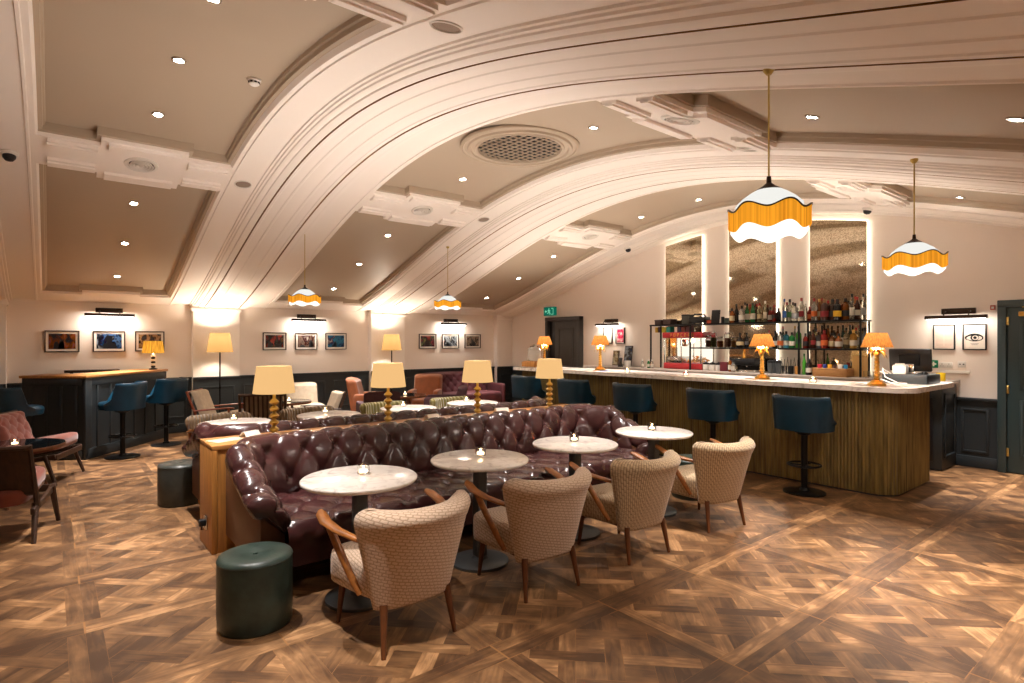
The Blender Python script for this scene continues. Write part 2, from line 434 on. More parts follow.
# vault
NS = 72
YS = [NY-.05+(PY-NY+.1)*i/NS for i in range(NS+1)]
def sweep(sec, x, ys, mi_of=None, ends=True):
    mb = MB(); n = len(sec)
    vs = [(x+dx, y, prof(y)+dz) for y in ys for dx, dz in sec]
    for j in range(len(ys)-1):
        for i in range(n-1):
            mb.add([], [], None)
    o = 0
    mb.v = vs
    for j in range(len(ys)-1):
        for i in range(n-1):
            mb.f.append((j*n+i, j*n+i+1, (j+1)*n+i+1, (j+1)*n+i)); mb.uv.append(None)
            mb.mi.append(mi_of(i) if mi_of else 0); mb.col.append(None)
    return mb
ceil = sweep([(LX-.1, REC), (BX+.1, REC)], 0, YS).build('ceiling', M['panel'], recalc=False, sharp=60)
struct(ceil)
# opaque roof above, so that the panels have thickness
half = [(.905, .13), (.90, .085), (.885, .078), (.882, .045), (.85, .038), (.83, 0), (.79, 0), (.785, -.012), (.765, -.012), (.76, 0),
        (.50, 0), (.495, -.014), (.47, -.014), (.465, -.028), (.44, -.03), (.435, -.042), (.40, -.05), (.375, -.045), (.37, -.06), (.335, -.066), (.29, -.066),
        (.2895, .02), (.2705, .02), (.27, -.066), (.235, -.066), (.225, -.058), (.12, -.058), (.11, -.066), (.09, -.066), (.08, -.058)]
sec_full = [(-a, b) for a, b in half] + [(a, b) for a, b in half[::-1]]
gi = [i for i in range(len(sec_full)-1) if sec_full[i][1] == .02 and sec_full[i+1][1] == .02]
gi += [i+1 for i in gi] + [i-1 for i in gi]
names = ['trim_1', 'trim_2', 'trim_3']
for k, nm in enumerate(names):
    ys = YS
    struct(sweep(sec_full, RIBX[k], ys, lambda i: 1 if i in gi else (2 if i < 4 or i > len(sec_full)-6 else 0)).build(nm, [M['rib'], M['gold'], M['panel']], recalc=False, sharp=25))
sec_wall = [(-a, b) for a, b in half if a > .2] + [(-.235, -.066), (-.09, -.066)]
gw = [i for i in range(len(sec_wall)-1) if sec_wall[i][1] == .02 and sec_wall[i+1][1] == .02]
struct(sweep(sec_wall, RIBX[3], YS, lambda i: 1 if i in gw else (2 if i < 4 else 0)).build('trim_4', [M['rib'], M['gold'], M['panel']], recalc=False, sharp=25))
# first bay (left of the picture) edge panels are carried on by the same ribs

def vslab(mb, x0, x1, y0, y1, zlo, zhi, n=6, mi=0):
    ys = [y0+(y1-y0)*i/n for i in range(n+1)]
    loops = [[(x0, y, prof(y)+zhi), (x1, y, prof(y)+zhi), (x1, y, prof(y)+zlo), (x0, y, prof(y)+zlo)] for y in ys]
    mb.loft(loops, mi=mi)
tn = 5
for (xa, xb) in BAYS + [(-3.4, -1.80)]:
    for kind, (y0, y1) in (('a', (6.80, 7.36)), ('b', (2.45, 2.98)), ('base', (10.93, 11.40)), ('base', (-1.15, -.72))):
        W = xb-xa; mb = MB()
        c0, c1 = xa+W*.27, xa+W*.73; ex = .11
        xo, xi = xa-.1, xb+.1
        up = ex if not (kind == 'base' and y0 > 5) else 0.
        dn = ex
        lo = dn if not (kind == 'base' and y0 < 0) else 0.
        # two stepped tiers: a wider upper tier and the face
        for mi_, t, (zl, zh) in ((1, .035, (.035, REC+.02)), (0, 0, (0., .06))):
            vslab(mb, xo, c0-t, y0-t, y1+t, zl, zh, mi=mi_)
            vslab(mb, c1+t, xi, y0-t, y1+t, zl, zh, mi=mi_)
            vslab(mb, c0-t, c1+t, y0-lo-t, y1+up+t, zl, zh, mi=mi_)
        # applied fillets on the arms of the cross bar
        if kind != 'base':
            for xx0, xx1 in ((xa+.03, c0-.02), (c1+.02, xb-.03)):
                for yy0, yy1 in ((y0+.03, y0+.17), (y1-.17, y1-.03)):
                    vslab(mb, xx0, xx1, yy0, yy1, -.028, .01)
                    vslab(mb, xx0+.0, xx1-.0, yy0+.035, yy1-.035, -.042, -.02)
            for yy0, yy1 in ((y0-ex+.03, y0-ex+.15), (y1+ex-.15, y1+ex-.03)):
                vslab(mb, c0+.06, c1-.06, yy0, yy1, -.028, .01)
        struct(mb.build('trim_%d' % tn, [M['rib'], M['panel']], sharp=25)); tn += 1

# walls
def rect_wall(name, mat, pts):
    mb = MB(); mb.add(pts, [(0, 1, 2, 3)]); return struct(mb.build(name, mat, recalc=False))
mb = MB(); mb.box(((LX+BX)/2, PY+.1, 1.15), (BX-LX+.4, .2, 2.34))
struct(mb.build('wall_left', M['wall']))
mb = MB(); mb.box(((LX+BX)/2, NY-.1, 1.15), (BX-LX+.4, .2, 2.34)); struct(mb.build('wall_back', M['wall']))
def end_wall(name, x, t):
    mb = MB(); poly = [(PY+.15, -.0), (PY+.15, prof(PY)+.3)] + [(y, prof(y)+.2) for y in YS[::-1]] + [(NY-.15, prof(NY)+.3), (NY-.15, 0)]
    Mx = Matrix(((0, 0, 1, 0), (1, 0, 0, 0), (0, 1, 0, 0), (0, 0, 0, 1)))
    mb.prism(poly, x, x+t, Mx); return struct(mb.build(name, M['wall']))
end_wall('wall_right', BX, .2)
end_wall('wall_end', LX-.2, .2)

# pilasters under the ribs (with a small capital)
for k, (x0, x1) in enumerate(((-1.36, -.50), (1.93, 2.68), (5.24, 6.02), (8.55, 9.03))):
    mb = MB(); mb.box(((x0+x1)/2, PY-.06, 1.06), (x1-x0, .16, 2.12), .006)
    mb.box(((x0+x1)/2, PY-.08, 2.13), (x1-x0+.05, .2, .05), .01)
    mb.box(((x0+x1)/2, PY-.07, 2.19), (x1-x0+.02, .18, .08), .006)
    struct(mb.build('trim_%d' % tn, M['rib'])); tn += 1

# dado panelling: picture wall
def dado_y(x0, x1, y, name):
    mb = MB(); mb.box(((x0+x1)/2, y-.012, .46), (x1-x0, .03, .92))
    mb.box(((x0+x1)/2, y-.03, .935), (x1-x0, .06, .035), .008)
    mb.box(((x0+x1)/2, y-.025, .08), (x1-x0, .04, .16), .006)
    n = max(1, round((x1-x0)/.8)); w = (x1-x0)/n
    for i in range(n):
        cx = x0+w*(i+.5)
        for dx, sx, dz, sz in ((0, w-.2, .25, .03), (0, w-.2, -.25, .03), (-(w-.2)/2, .03, 0, .53), ((w-.2)/2, .03, 0, .53)):
            mb.box((cx+dx, y-.03, .52+dz), (sx, .02, sz), .006)
    return struct(mb.build(name, M['wains']))
tr = []
for x0, x1, y in ((LX, -1.36, PY), (-1.36, -.5, PY-.14), (-.5, 1.93, PY), (1.93, 2.68, PY-.14), (2.68, 5.24, PY), (5.24, 6.02, PY-.14), (6.02, 8.55, PY), (8.55, 9.03, PY-.14)):
    dado_y(x0, x1, y, 'trim_%d' % tn); tn += 1
def dado_x(y0, y1, x, name, h=.84):
    mb = MB(); mb.box((x-.012, (y0+y1)/2, h/2), (.03, y1-y0, h))
    mb.box((x-.03, (y0+y1)/2, h+.012), (.06, y1-y0, .035), .008)
    mb.box((x-.025, (y0+y1)/2, .07), (.04, y1-y0, .14), .006)
    n = max(1, round((y1-y0)/.7)); w = (y1-y0)/n
    for i in range(n):
        cy = y0+w*(i+.5); pw = max(.1, w-.22)
        for dy, sy, dz, sz in ((0, pw, .26, .03), (0, pw, -.26, .03), (-pw/2, .03, 0, .55), (pw/2, .03, 0, .55)):
            mb.box((x-.03, cy+dy, .46+dz), (.02, sy, sz), .006)
    return struct(mb.build(name, M['wains']))
dado_x(1.73, 2.2, BX, 'trim_%d' % tn); tn += 1
dado_x(9.9, PY-.14, BX, 'trim_%d' % tn, .92); tn += 1
dado_x(NY, .62, BX, 'trim_%d' % tn); tn += 1
dado_x(7.9, 8.72, BX, 'trim_%d' % tn, .92); tn += 1

# doors
def panel_door(name, y0, y1, top, mat, leaf0, leaf1, hw):
    d = thing(name, None, None, (BX, 0, 0)); struct(d)
    mb = MB()
    fw = .085
    for ya, yb in ((y0, y0+fw), (y1-fw, y1)): mb.box((-.05, (ya+yb)/2, top/2), (.14, yb-ya, top), .008)
    mb.box((-.05, (y0+y1)/2, top-fw/2), (.15, y1-y0, fw), .008)
    mb.box((-.002, (y0+y1)/2, top/2), (.02, y1-y0-.1, top-.05))
    mb.build('door_frame', mat, d)
    lf = MB(); lw = leaf1-leaf0; cy = (leaf0+leaf1)/2
    lf.box((-.07, cy, (top-fw)/2+.005), (.045, lw, top-fw-.012), .004)
    for z0, z1 in ((.22, .86), (1.02, top-.26)):
        for zz in (z0, z1): lf.box((-.097, cy, zz), (.016, lw-.26, .035), .006)
        for yy in (leaf0+.13, leaf1-.13): lf.box((-.097, yy, (z0+z1)/2), (.016, .035, z1-z0+.035), .006)
        lf.box((-.093, cy, (z0+z1)/2), (.012, lw-.36, z1-z0-.1), .005)
    leaf = lf.build('door_leaf', mat, d)
    return d, leaf
d1, lf1 = panel_door('door_1', .74, 1.73, 2.07, M['door'], .83, 1.64, 1)
for z in (1.82, 1.0, .25):
    MB().box((-.10, 1.64, z), (.02, .035, .1), .003).build('hinge', M['olbrass'], lf1)
MB().box((-.12, 1.36, 1.90), (.05, .34, .055), .006).build('door_closer', M['brass'], lf1)
MB().tube([(-.12, 1.26, 1.93), (-.2, 1.30, 1.975), (-.11, 1.5, 1.985)], .01).build('closer_arm', M['brass'], lf1)
mb = MB(); mb.cyl((-.09, .92, 1.0), (-.13, .92, 1.0), .012); mb.tube([(-.13, .92, 1.0), (-.13, 1.03, 1.0)], .01); mb.build('handle', M['brass'], lf1)
d2, lf2 = panel_door('door_2', 8.75, 9.86, 2.12, M['doorfar'], 8.84, 9.55, 1)
MB().box((-.018, 9.67, 1.02), (.02, .22, 1.96)).build('dark_reveal', M['blackpl'], d2)
mb = MB(); mb.cyl((-.09, 9.48, 1.0), (-.13, 9.48, 1.0), .012); mb.tube([(-.13, 9.48, 1.0), (-.13, 9.37, 1.0)], .01); mb.build('handle', M['chrome'], lf2)
# skirting on the end walls
mb = MB().box((BX-.012, 5.0, .06), (.03, 5.6, .12), .005); struct(mb.build('baseboard_right', M['wains']))
# ------------------------------------------------------------------ ceiling fittings and lamps
WARM = (1.0, .88, .78); NEUT = (1.0, .925, .88)
EM = {}
EM['spot'] = emat('spot_lens', (1, .93, .82), 60)
EM['glassglow'] = shade_mat('opal_glass_lit', (.03, .031, .029), .56, (1., .99, .93), tr=.35)
EM['frill'] = shade_mat('white_frill_lit', (.04, .038, .034), .95, (1., .95, .86), tr=.5)
EM['fringe'] = shade_mat('orange_fringe_lit', lin((150, 92, 14)), .46, lin((248, 168, 44)), fringe=90, tr=.5)
EM['yshade'] = shade_mat('yellow_pleats_lit', lin((80, 50, 16)), .40, lin((250, 180, 64)), fringe=60)
EM['oshade'] = shade_mat('orange_pleats_lit', (.010, .0045, .0015), .34, lin((246, 146, 58)), fringe=110)
EM['cshade'] = shade_mat('cream_shade_lit', (.026, .0175, .009), .56, lin((255, 202, 134)), tr=.45)
EM['fshade'] = shade_mat('amber_shade_lit', (.022, .014, .007), .54, lin((255, 190, 108)), tr=.45)
EM['flame'] = emat('flame', (1., .78, .45), 14)
EM['led'] = emat('led_strip', (1., .88, .68), 7)
EM['tube'] = emat('picture_tube', (1., .93, .84), 5)
EM['exit'] = emat('exit_panel', lin((14, 104, 82)), .55)
EM['exitw'] = emat('exit_white', lin((120, 200, 160)), .8)
EM['wax'] = shade_mat('lit_wax', lin((240, 225, 200)), 1.2, (1, .86, .62))
EM['bulb'] = emat('bulb', (1., .8, .5), 25)

def light(name, typ, loc, power, color, parent=None, size=.05, rot=None, **kw):
    l = bpy.data.lights.new(name, typ); l.energy = power; l.color = color
    if typ == 'POINT': l.shadow_soft_size = size
    if typ == 'SPOT':
        l.shadow_soft_size = size; l.spot_size = R(kw.get('angle', 80)); l.spot_blend = kw.get('blend', .6)
    if typ == 'AREA': l.shape = 'RECTANGLE'; l.size = size; l.size_y = kw.get('sy', size)
    o = bpy.data.objects.new(name, l); COL.objects.link(o); o.location = loc
    if rot: o.rotation_euler = rot
    if parent: o.parent = parent
    return o
def slope(Y, e=.02): return math.atan2(prof(Y+e)-prof(Y-e), 2*e)

SPOT_W = 390
def make_downlight(label):
    t = thing('downlight', label, 'ceiling light', group='recessed ceiling downlights')
    MB().lathe([(.052, .004), (.052, -.006), (.046, -.010), (.036, -.008), (.034, .002)], 24).build('trim_ring', M['chrome'], t)
    MB().lathe([(.034, .004), (.034, -.004), (.0, -.006)], 20).build('lens', EM['spot'], t)
    light('spot_beam', 'SPOT', (0, 0, -.03), SPOT_W, NEUT, t, size=.03, angle=58, blend=.95)
    return t
proto = None
bayn = ['left', 'middle', 'far']
panes = {'wall': [(10.35, 'lowest on the slope above the pictures'), (9.22, 'middle one on the slope above the pictures'), (8.16, 'topmost on the slope above the pictures')],
         'crown': [(6.2, 'crown panel, on the picture wall side'), (5.1, 'at the centre of the crown panel'), (3.9, 'crown panel, on the side away from pictures')],
         'near': [(1.88, 'upper one beyond the crown'), (.75, 'lower one beyond the crown')]}
spots = []
for b, X in enumerate((.78, 4.09, 7.6)):
    for key in ('wall', 'crown', 'near'):
        for Y, d in panes[key]:
            if b == 1 and key == 'crown' and abs(Y-5.1) < .1: continue   # the round grille is there
            x = X + (.2 if (b == 2 and Y < 7) else 0) + (.08 if (b == 1 and 3 < Y < 7) else 0) + (.22 if (b >= 1 and Y < 3) else 0)
            spots.append((x, Y, 'ceiling downlight of the %s bay, %s' % (bayn[b], d)))
for x, Y, lb in spots:
    if proto is None: proto = make_downlight(lb); o = proto
    else: o = dup(proto, label=lb)
    o.location = (x, Y, prof(Y)+REC-.002); o.rotation_euler = (slope(Y), 0, 0)
    for ch in o.children:
        if ch.type == 'LIGHT': ch.rotation_euler = (-slope(Y), 0, 0)

# round vents on the cross bars
def make_vent(label):
    t = thing('ceiling_vent', label, 'vent', group='round vents on the cross bars')
    MB().lathe([(.155, .004), (.15, -.012), (.12, -.018), (.115, -.004), (.105, .0)], 32).build('vent_rim', M['white'], t)
    mb = MB()
    for r in (.095, .068, .042): mb.lathe([(r, .0), (r+.012, -.022), (r+.004, -.024), (r-.008, -.004)], 28)
    mb.lathe([(.02, 0), (.022, -.02), (.0, -.024)], 16); mb.build('vent_cone', M['white'], t)
    MB().disc((0, 0, -.001), .11, 28).build('vent_throat', M['blackpl'], t)
    return t
pv = None
for X, Y, lb in ((.74, 7.05, 'round slatted vent on the cross bar of the left bay'), (4.06, 7.05, 'round slatted vent on the middle bay cross bar nearer the pictures'),
                 (3.85, 2.68, 'round slatted vent on the middle bay cross bar nearer the bar'), (7.4, 7.0, 'round slatted vent on the far bay cross bar nearer the pictures'),
                 (7.15, 2.68, 'round slatted vent on the far bay cross bar above the mirrors')):
    if pv is None: pv = make_vent(lb); o = pv
    else: o = dup(pv, label=lb)
    o.location = (X, Y, prof(Y)); o.rotation_euler = (slope(Y), 0, 0)
def make_speaker(label):
    t = thing('ceiling_speaker', label, 'speaker', group='flush ceiling speakers')
    MB().lathe([(.095, .003), (.095, -.008), (.085, -.010), (.082, -.006), (.082, .0)], 28).build('speaker_rim', M['white'], t)
    MB().lathe([(.082, -.002), (.0, -.006)], 28).build('speaker_grille', pm('speaker_cloth', lin((150, 132, 118)), .8, bump=.2, bscale=400), t)
    return t
ps = None
for X, Y, lb in ((1.74, 7.12, 'flush round speaker on the nearest arch, picture wall side'), (1.72, 2.72, 'flush round speaker on the nearest arch, high at the top of the photo'),
                 (5.1, 7.02, 'flush round speaker on the second arch, picture wall side'), (4.98, 2.75, 'flush round speaker on the second arch, bar side')):
    if ps is None: ps = make_speaker(lb); o = ps
    else: o = dup(ps, label=lb)
    o.location = (X, Y, prof(Y)); o.rotation_euler = (slope(Y), 0, 0)
t = thing('smoke_detector', 'white smoke detector on the taupe crown panel of the left bay', 'smoke detector', (1.33, 5.09, prof(5.09)+REC))
MB().lathe([(.055, .0), (.055, -.016), (.046, -.022)], 24).build('detector_base', M['white'], t)
MB().lathe([(.04, -.02), (.042, -.04), (.03, -.05), (0, -.052)], 24).build('detector_head', M['white'], t)
mb = MB()
for k in range(8): mb.box((.042*math.cos(k*PI/4), .042*math.sin(k*PI/4), -.03), (.006, .018, .012), 0, Matrix.Rotation(k*PI/4, 3, 'Z'))
mb.build('detector_slots', M['blackpl'], t)
def make_dome(label, loc, rx):
    t = thing('dome_camera', label, 'security camera', loc, group='dome security cameras'); t.rotation_euler = (rx, 0, 0)
    MB().lathe([(.07, .002), (.07, -.022), (.058, -.034)], 24).build('camera_base', M['white'], t)
    MB().lathe([(.052, -.03), (.05, -.055), (.034, -.078), (.0, -.088)], 24).build('camera_dome', M['blackpl'], t)
make_dome('black dome camera on the white ceiling at the far left edge', (-.30, 7.23, prof(7.23)), slope(7.23))
make_dome('black dome camera on the end arch above the framed notices', (8.66, 7.21, prof(7.21)), slope(7.21))
make_dome('black dome camera on the end arch above the right-hand mirror', (8.7, 3.06, prof(3.06)-.02), slope(3.06))

# round lattice grille in the crown
gx, gy = 4.07, 4.92
t = thing('ceiling_grille', 'large round lattice grille in the crown panel of the middle bay', 'grille', (gx, gy, prof(gy)+REC-.03))
MB().lathe([(.66, .004), (.655, -.02), (.63, -.034), (.615, -.02), (.585, -.022), (.575, -.042), (.545, -.044), (.535, -.026), (.50, -.026), (.49, -.04), (.465, -.036), (.455, .0)], 64).build('moulded_ring', M['panel'], t)
MB().disc((0, 0, -.003), .47, 48).build('dark_void', M['blackpl'], t)
mb = MB(); r = .462
for k in range(-6, 7):
    p = k*.077
    if abs(p) < r:
        hl = math.sqrt(r*r-p*p)
        for a in (.06, PI/2+.06):
            c, s = math.cos(a), math.sin(a)
            mb.box((-s*p, c*p, -.014), (2*hl, .014, .012), .002, Matrix.Rotation(a, 3, 'Z'))
mb.build('lattice', M['panel'], t)

# pendants
def wavy(mb, r, z0, z1, amp, n, flare=.0, ph=0., N=144, thick=.004, rw=.0):
    lo = []
    for (rr, zz) in ((r+thick/2, z0), (r+thick/2+flare, z1), (r-thick/2+flare, z1), (r-thick/2, z0)):
        lo.append([((rr+rw*math.cos(n*2*PI*k/N+ph))*math.cos(2*PI*k/N), (rr+rw*math.cos(n*2*PI*k/N+ph))*math.sin(2*PI*k/N), zz+amp*math.cos(n*2*PI*k/N+ph)) for k in range(N)])
    lo.append(lo[0]); mb.loft(lo, False, False)
def make_pendant(label, drop, D, loc, ph):
    t = thing('pendant_lamp', label, 'pendant lamp', loc, group='fringed opal pendants')
    r = D/2
    MB().lathe([(.026, 0), (.026, -.012), (.012, -.03), (.0, -.03)], 16).build('ceiling_hook', M['olbrass'], t)
    mb = MB().cyl((0, 0, -.02), (0, 0, -drop), .0045, n=8); mb.build('cord', M['olbrass'], t)
    MB().lathe([(.0, -drop+.03), (.010, -drop+.03), (.012, -drop), (.03, -drop-.015), (.062, -drop-.036), (.058, -drop-.04)], 24).build('brass_cap', M['bronze'], t)
    pr = [(.05, -drop-.03), (.085, -drop-.05), (.12, -drop-.075), (.15, -drop-.105), (r*.86, -drop-.135), (r*.97, -drop-.150), (r, -drop-.158)]
    MB().lathe(pr + [(a-.004, b-.002) for a, b in pr[::-1]], 48).build('glass_shade', EM['glassglow'], t)
    mb = MB(); wavy(mb, r*.97, -drop-.145, -drop-.246, .014, 6, .0, ph, rw=.006); mb.build('white_frill', EM['frill'], t)
    mb = MB(); wavy(mb, r+.006, -drop-.126, -drop-.222, .014, 6, .0, ph, rw=.006); fr = mb.build('orange_fringe', EM['fringe'], t)
    mb = MB(); wavy(mb, r+.008, -drop-.124, -drop-.131, .014, 6, 0, ph, thick=.008, rw=.006); mb.build('braid', M['bronze'], fr)
    MB().lathe([(.0, -drop-.06), (.03, -drop-.08), (.04, -drop-.11), (.03, -drop-.14), (0, -drop-.15)], 16).build('bulb', EM['bulb'], t)
    light('pendant_glow', 'POINT', (0, 0, -drop-.20), 34, WARM, t, size=.12)
    return t
def pend(x, y, ztop, zc, D, lb, ph): return make_pendant(lb, ztop-zc, D, (x, y, ztop), ph)
pend(2.66, 1.36, 2.875, 2.33, .335, 'largest orange fringed pendant lamp, hanging in front of the mirrors', .4)
pend(5.00, 1.45, 2.93, 2.34, .375, 'orange fringed pendant lamp hanging right of the mirrors', 1.2)
pend(2.79, 8.11, prof(8.11)-.01, 2.34, .41, 'orange fringed pendant lamp hanging left of the middle arch', .9)
pend(5.11, 8.04, prof(8.04)-.01, 2.36, .42, 'orange fringed pendant lamp hanging before the third set of pictures', 2.0)
# ------------------------------------------------------------------ console, sofas, tables, armchairs
def tuft(p, q):
    sp, sq = abs(math.sin(PI*p)), abs(math.sin(PI*q))
    return .34*(1-math.exp(-5.5*min(sp, sq))) + .66*(1-math.exp(-3.2*(sp*sp+sq*sq)))
HL, SD, WB = 1.95, 1.0, .26      # half length, depth, back thickness
SOFA_LEN = None
def sofa_path():
    """inner face line: left arm front -> back -> right arm front, with outward normals and k"""
    pts = []; r = .16; xi = HL-.22; yi = -.25; yf = -SD+.05
    def k_of(y): 
        t = min(1, max(0, (y-yf)/(-.34-yf))); t = t*t*(3-2*t)*.45+t*.55; return .50+.50*t
    n = 44
    for i in range(n): 
        y = yf+(yi-r-yf)*i/n; pts.append((-xi, y, -1, 0, k_of(y)))
    for i in range(14):
        a = PI-(PI/2)*i/14; pts.append((-xi+r+r*math.cos(a), yi-r+r*math.sin(a), math.cos(a), math.sin(a), 1))
    m = 210
    for i in range(m+1):
        x = -xi+r+(2*xi-2*r)*i/m; pts.append((x, yi, 0, 1, 1))
    for i in range(1, 15):
        a = PI/2-(PI/2)*i/14; pts.append((xi-r+r*math.cos(a), yi-r+r*math.sin(a), math.cos(a), math.sin(a), 1))
    for i in range(1, n+1):
        y = yi-r+(yf-yi+r)*i/n; pts.append((xi, y, 1, 0, k_of(y)))
    return pts, (0, n+9), (n+9, n+14+m+6), (n+14+m+6, len(pts)-1)
PTH, LA, BK, RA = sofa_path()
SL = [0]
for a, b in zip(PTH, PTH[1:]): SL.append(SL[-1]+math.hypot(a[0]-b[0], a[1]-b[1]))
# profile (n outwards, z, weight of tufting, v)
PF = []
_ctrl = [(.035, .36), (.02, .45), (.025, .54), (.045, .62), (.065, .71), (.095, .79), (.135, .84), (.185, .85), (.225, .82), (.245, .76), (.245, .69), (.22, .63), (.17, .61)]
for i in range(len(_ctrl)-1):
    for j in range(4):
        t = j/4
        p0 = _ctrl[max(0, i-1)]; p1 = _ctrl[i]; p2 = _ctrl[i+1]; p3 = _ctrl[min(len(_ctrl)-1, i+2)]
        PF.append(tuple(.5*(2*p1[c]+(p2[c]-p0[c])*t+(2*p0[c]-5*p1[c]+4*p2[c]-p3[c])*t*t+(-p0[c]+3*p1[c]-3*p2[c]+p3[c])*t**3) for c in (0, 1)))
PF.append(_ctrl[-1])
PV = [0]
for a, b in zip(PF, PF[1:]): PV.append(PV[-1]+math.hypot(a[0]-b[0], a[1]-b[1]))
PN = []
for i in range(len(PF)):
    a = PF[max(0, i-1)]; b = PF[min(len(PF)-1, i+1)]; dx, dz = b[0]-a[0], b[1]-a[1]; l = math.hypot(dx, dz) or 1
    PN.append((-dz/l, dx/l))
TA, TB = .25, .39
def sofa_shell(i0, i1, caps):
    loops = []
    for i in range(i0, i1+1):
        x, y, nx, ny, k = PTH[i]; s = SL[i]-SL[-1]/2; lp = []
        for (n, z), v, (pn, pz) in zip(PF, PV, PN):
            zz = .36+(z-.36)*k
            p = s/TA + (v-.20)/TB; q = s/TA - (v-.20)/TB
            h = tuft(p, q)
            fade = min(1, max(0, (v-.02)/.10))*min(1, max(0, (.74-v)/.10))
            if v < .20:  # pleats running down into the seat
                hb = .55+.45*abs(math.sin(PI*s/TA))**.6
                w = min(1, (.20-v)/.07); h = h*(1-w)+hb*w
            d = (.060*h-.034)*fade
            nn = n+pn*d; zf = zz+pz*d
            lp.append((x+nx*nn, y+ny*nn, zf))
        loops.append(lp)
    mb = MB(); n = len(loops[0])
    # close the section underneath so that it is a solid roll
    for lp, src in zip(loops, range(i0, i1+1)):
        pass
    mb.loft(loops, False, False, closed=False)
    # underside back to the inner line
    mb.loft([[lp[-1], lp[0]] for lp in loops], False, False, closed=False)
    for c in caps:
        lp = [Vector(p) for p in loops[c]]
        x, y, nx, ny, k = PTH[(i0, i1)[0 if c == 0 else 1]]
        cen = sum(lp, Vector())/len(lp); fw = Vector((0, -1, 0)); cl = [lp]
        for t, d in ((.93, .022), (.8, .04), (.55, .052), (.2, .058)):
            cl.append([cen+(p-cen)*t+fw*d for p in lp])
        mb.loft(cl, False, True)
    return mb
def make_sofa(label):
    t = thing('sofa', label, 'sofa')
    sofa_shell(*BK, caps=()).build('backrest', M['leather'], t, sharp=60)
    sofa_shell(*LA, caps=(0,)).build('arm', M['leather'], t, sharp=60)
    sofa_shell(*RA, caps=(-1,)).build('arm', M['leather'], t, sharp=60)
    # piping along the outside of the arms
    # seat: tufted bench cushion rolling over the front
    W = HL-.175
    def seat(u, v):
        x = -W+2*W*u
        L1 = .68; path = v*1.0
        if path < L1:
            y, z, nx_, nz = -.26-path, .425, 0, 1
        elif path < L1+.16:
            a = (path-L1)/.16*PI/2; y, z = -.26-L1-.10*math.sin(a), .325+.10*math.cos(a); nx_, nz = -math.sin(a), math.cos(a)
        else:
            y, z, nx_, nz = -.26-L1-.10, .325-(path-L1-.16)*.9, -1, 0
        h = tuft(x/.30+path/.34, x/.30-path/.34)
        fd = min(1, max(0, (.86-path)/.14))
        d = (.055*h-.022)*fd
        bulge = .02*math.sin(PI*min(1, path/L1))
        return (x, y+nx_*d, z+nz*(d+bulge))
    MB().grid(seat, 190, 56).build('seat', M['leather'], t, sharp=60)
    mb = MB(); mb.box((0, -.50, .215), (2*HL-.34, .84, .17), .02); mb.build('seat_base', M['leather'], t)
    # side panels under the arms, with a sloping top
    for sx in (-1, 1):
        mb = MB()
        Mx = Matrix(((0, 0, 1, 0), (1, 0, 0, 0), (0, 1, 0, 0), (0, 0, 0, 1)))
        x0 = sx*(HL-.19)
        mb.prism([(-.03, .15), (-.03, .66), (-.22, .66), (-.93, .47), (-.93, .15)], min(x0, x0+sx*.15), max(x0, x0+sx*.15), Mx, bev=.008)
        mb.build('side_panel', M['sidepanel'], t)
    mb = MB(); mb.box((0, -.045, .42), (2*HL-.16, .07, .54), .01); mb.build('back_panel', M['sidepanel'], t)
    for x, y in ((-HL+.12, -.90), (HL-.12, -.90), (-HL+.12, -.10), (HL-.12, -.10), (0, -.86)):
        MB().lathe([(.018, 0), (.026, .012), (.020, .03), (.030, .05), (.036, .075), (.026, .095), (.040, .11), (.040, .155)], 16, (x, y, 0)).build('leg', M['oak'], t)
    return t
M['sidepanel'] = pm('brown_hide', lin((92, 58, 34)), .45, var=.12, vscale=6)
CX = 2.95
sofa = make_sofa('front oxblood leather tufted sofa beside the marble tables, before the console')
sofa.location = (CX-.03, 4.655, 0)
dup(sofa, (CX, 5.155, 0), PI, 'rear oxblood leather tufted sofa behind the console, only its back rising into view')
for s in [o for o in bpy.data.objects if o.name.startswith('sofa')]: pass

# oak console between the two sofas
con = thing('console', 'long oak console between the two leather sofas carrying four table lamps', 'console', (CX, 4.905, 0))
cl = 4.04
MB().box((0, 0, .785), (cl, .43, .035), .004).build('top', M['oaktop'], con)
for sx in (-1, 1): MB().box((sx*(cl/2-.02), 0, .384), (.04, .43, .766), .004).build('end_panel', M['oak'], con)
MB().box((0, -.19, .384), (cl-.085, .03, .766), .003).build('front_panel', M['oak'], con)
MB().box((0, .19, .384), (cl-.085, .03, .766), .003).build('rear_panel', M['oak'], con)
soc = MB().box((-cl/2-.005, -.03, .20), (.010, .10, .10), .004).build('socket_plate', M['chrome'], con)
mb = MB(); mb.box((-cl/2-.03, -.03, .20), (.045, .05, .05), .008); mb.tube([(-cl/2-.03, -.03, .178), (-cl/2-.035, -.03, .15), (-cl/2-.012, .02, .13)], .004); mb.build('plug', M['blackpl'], soc)

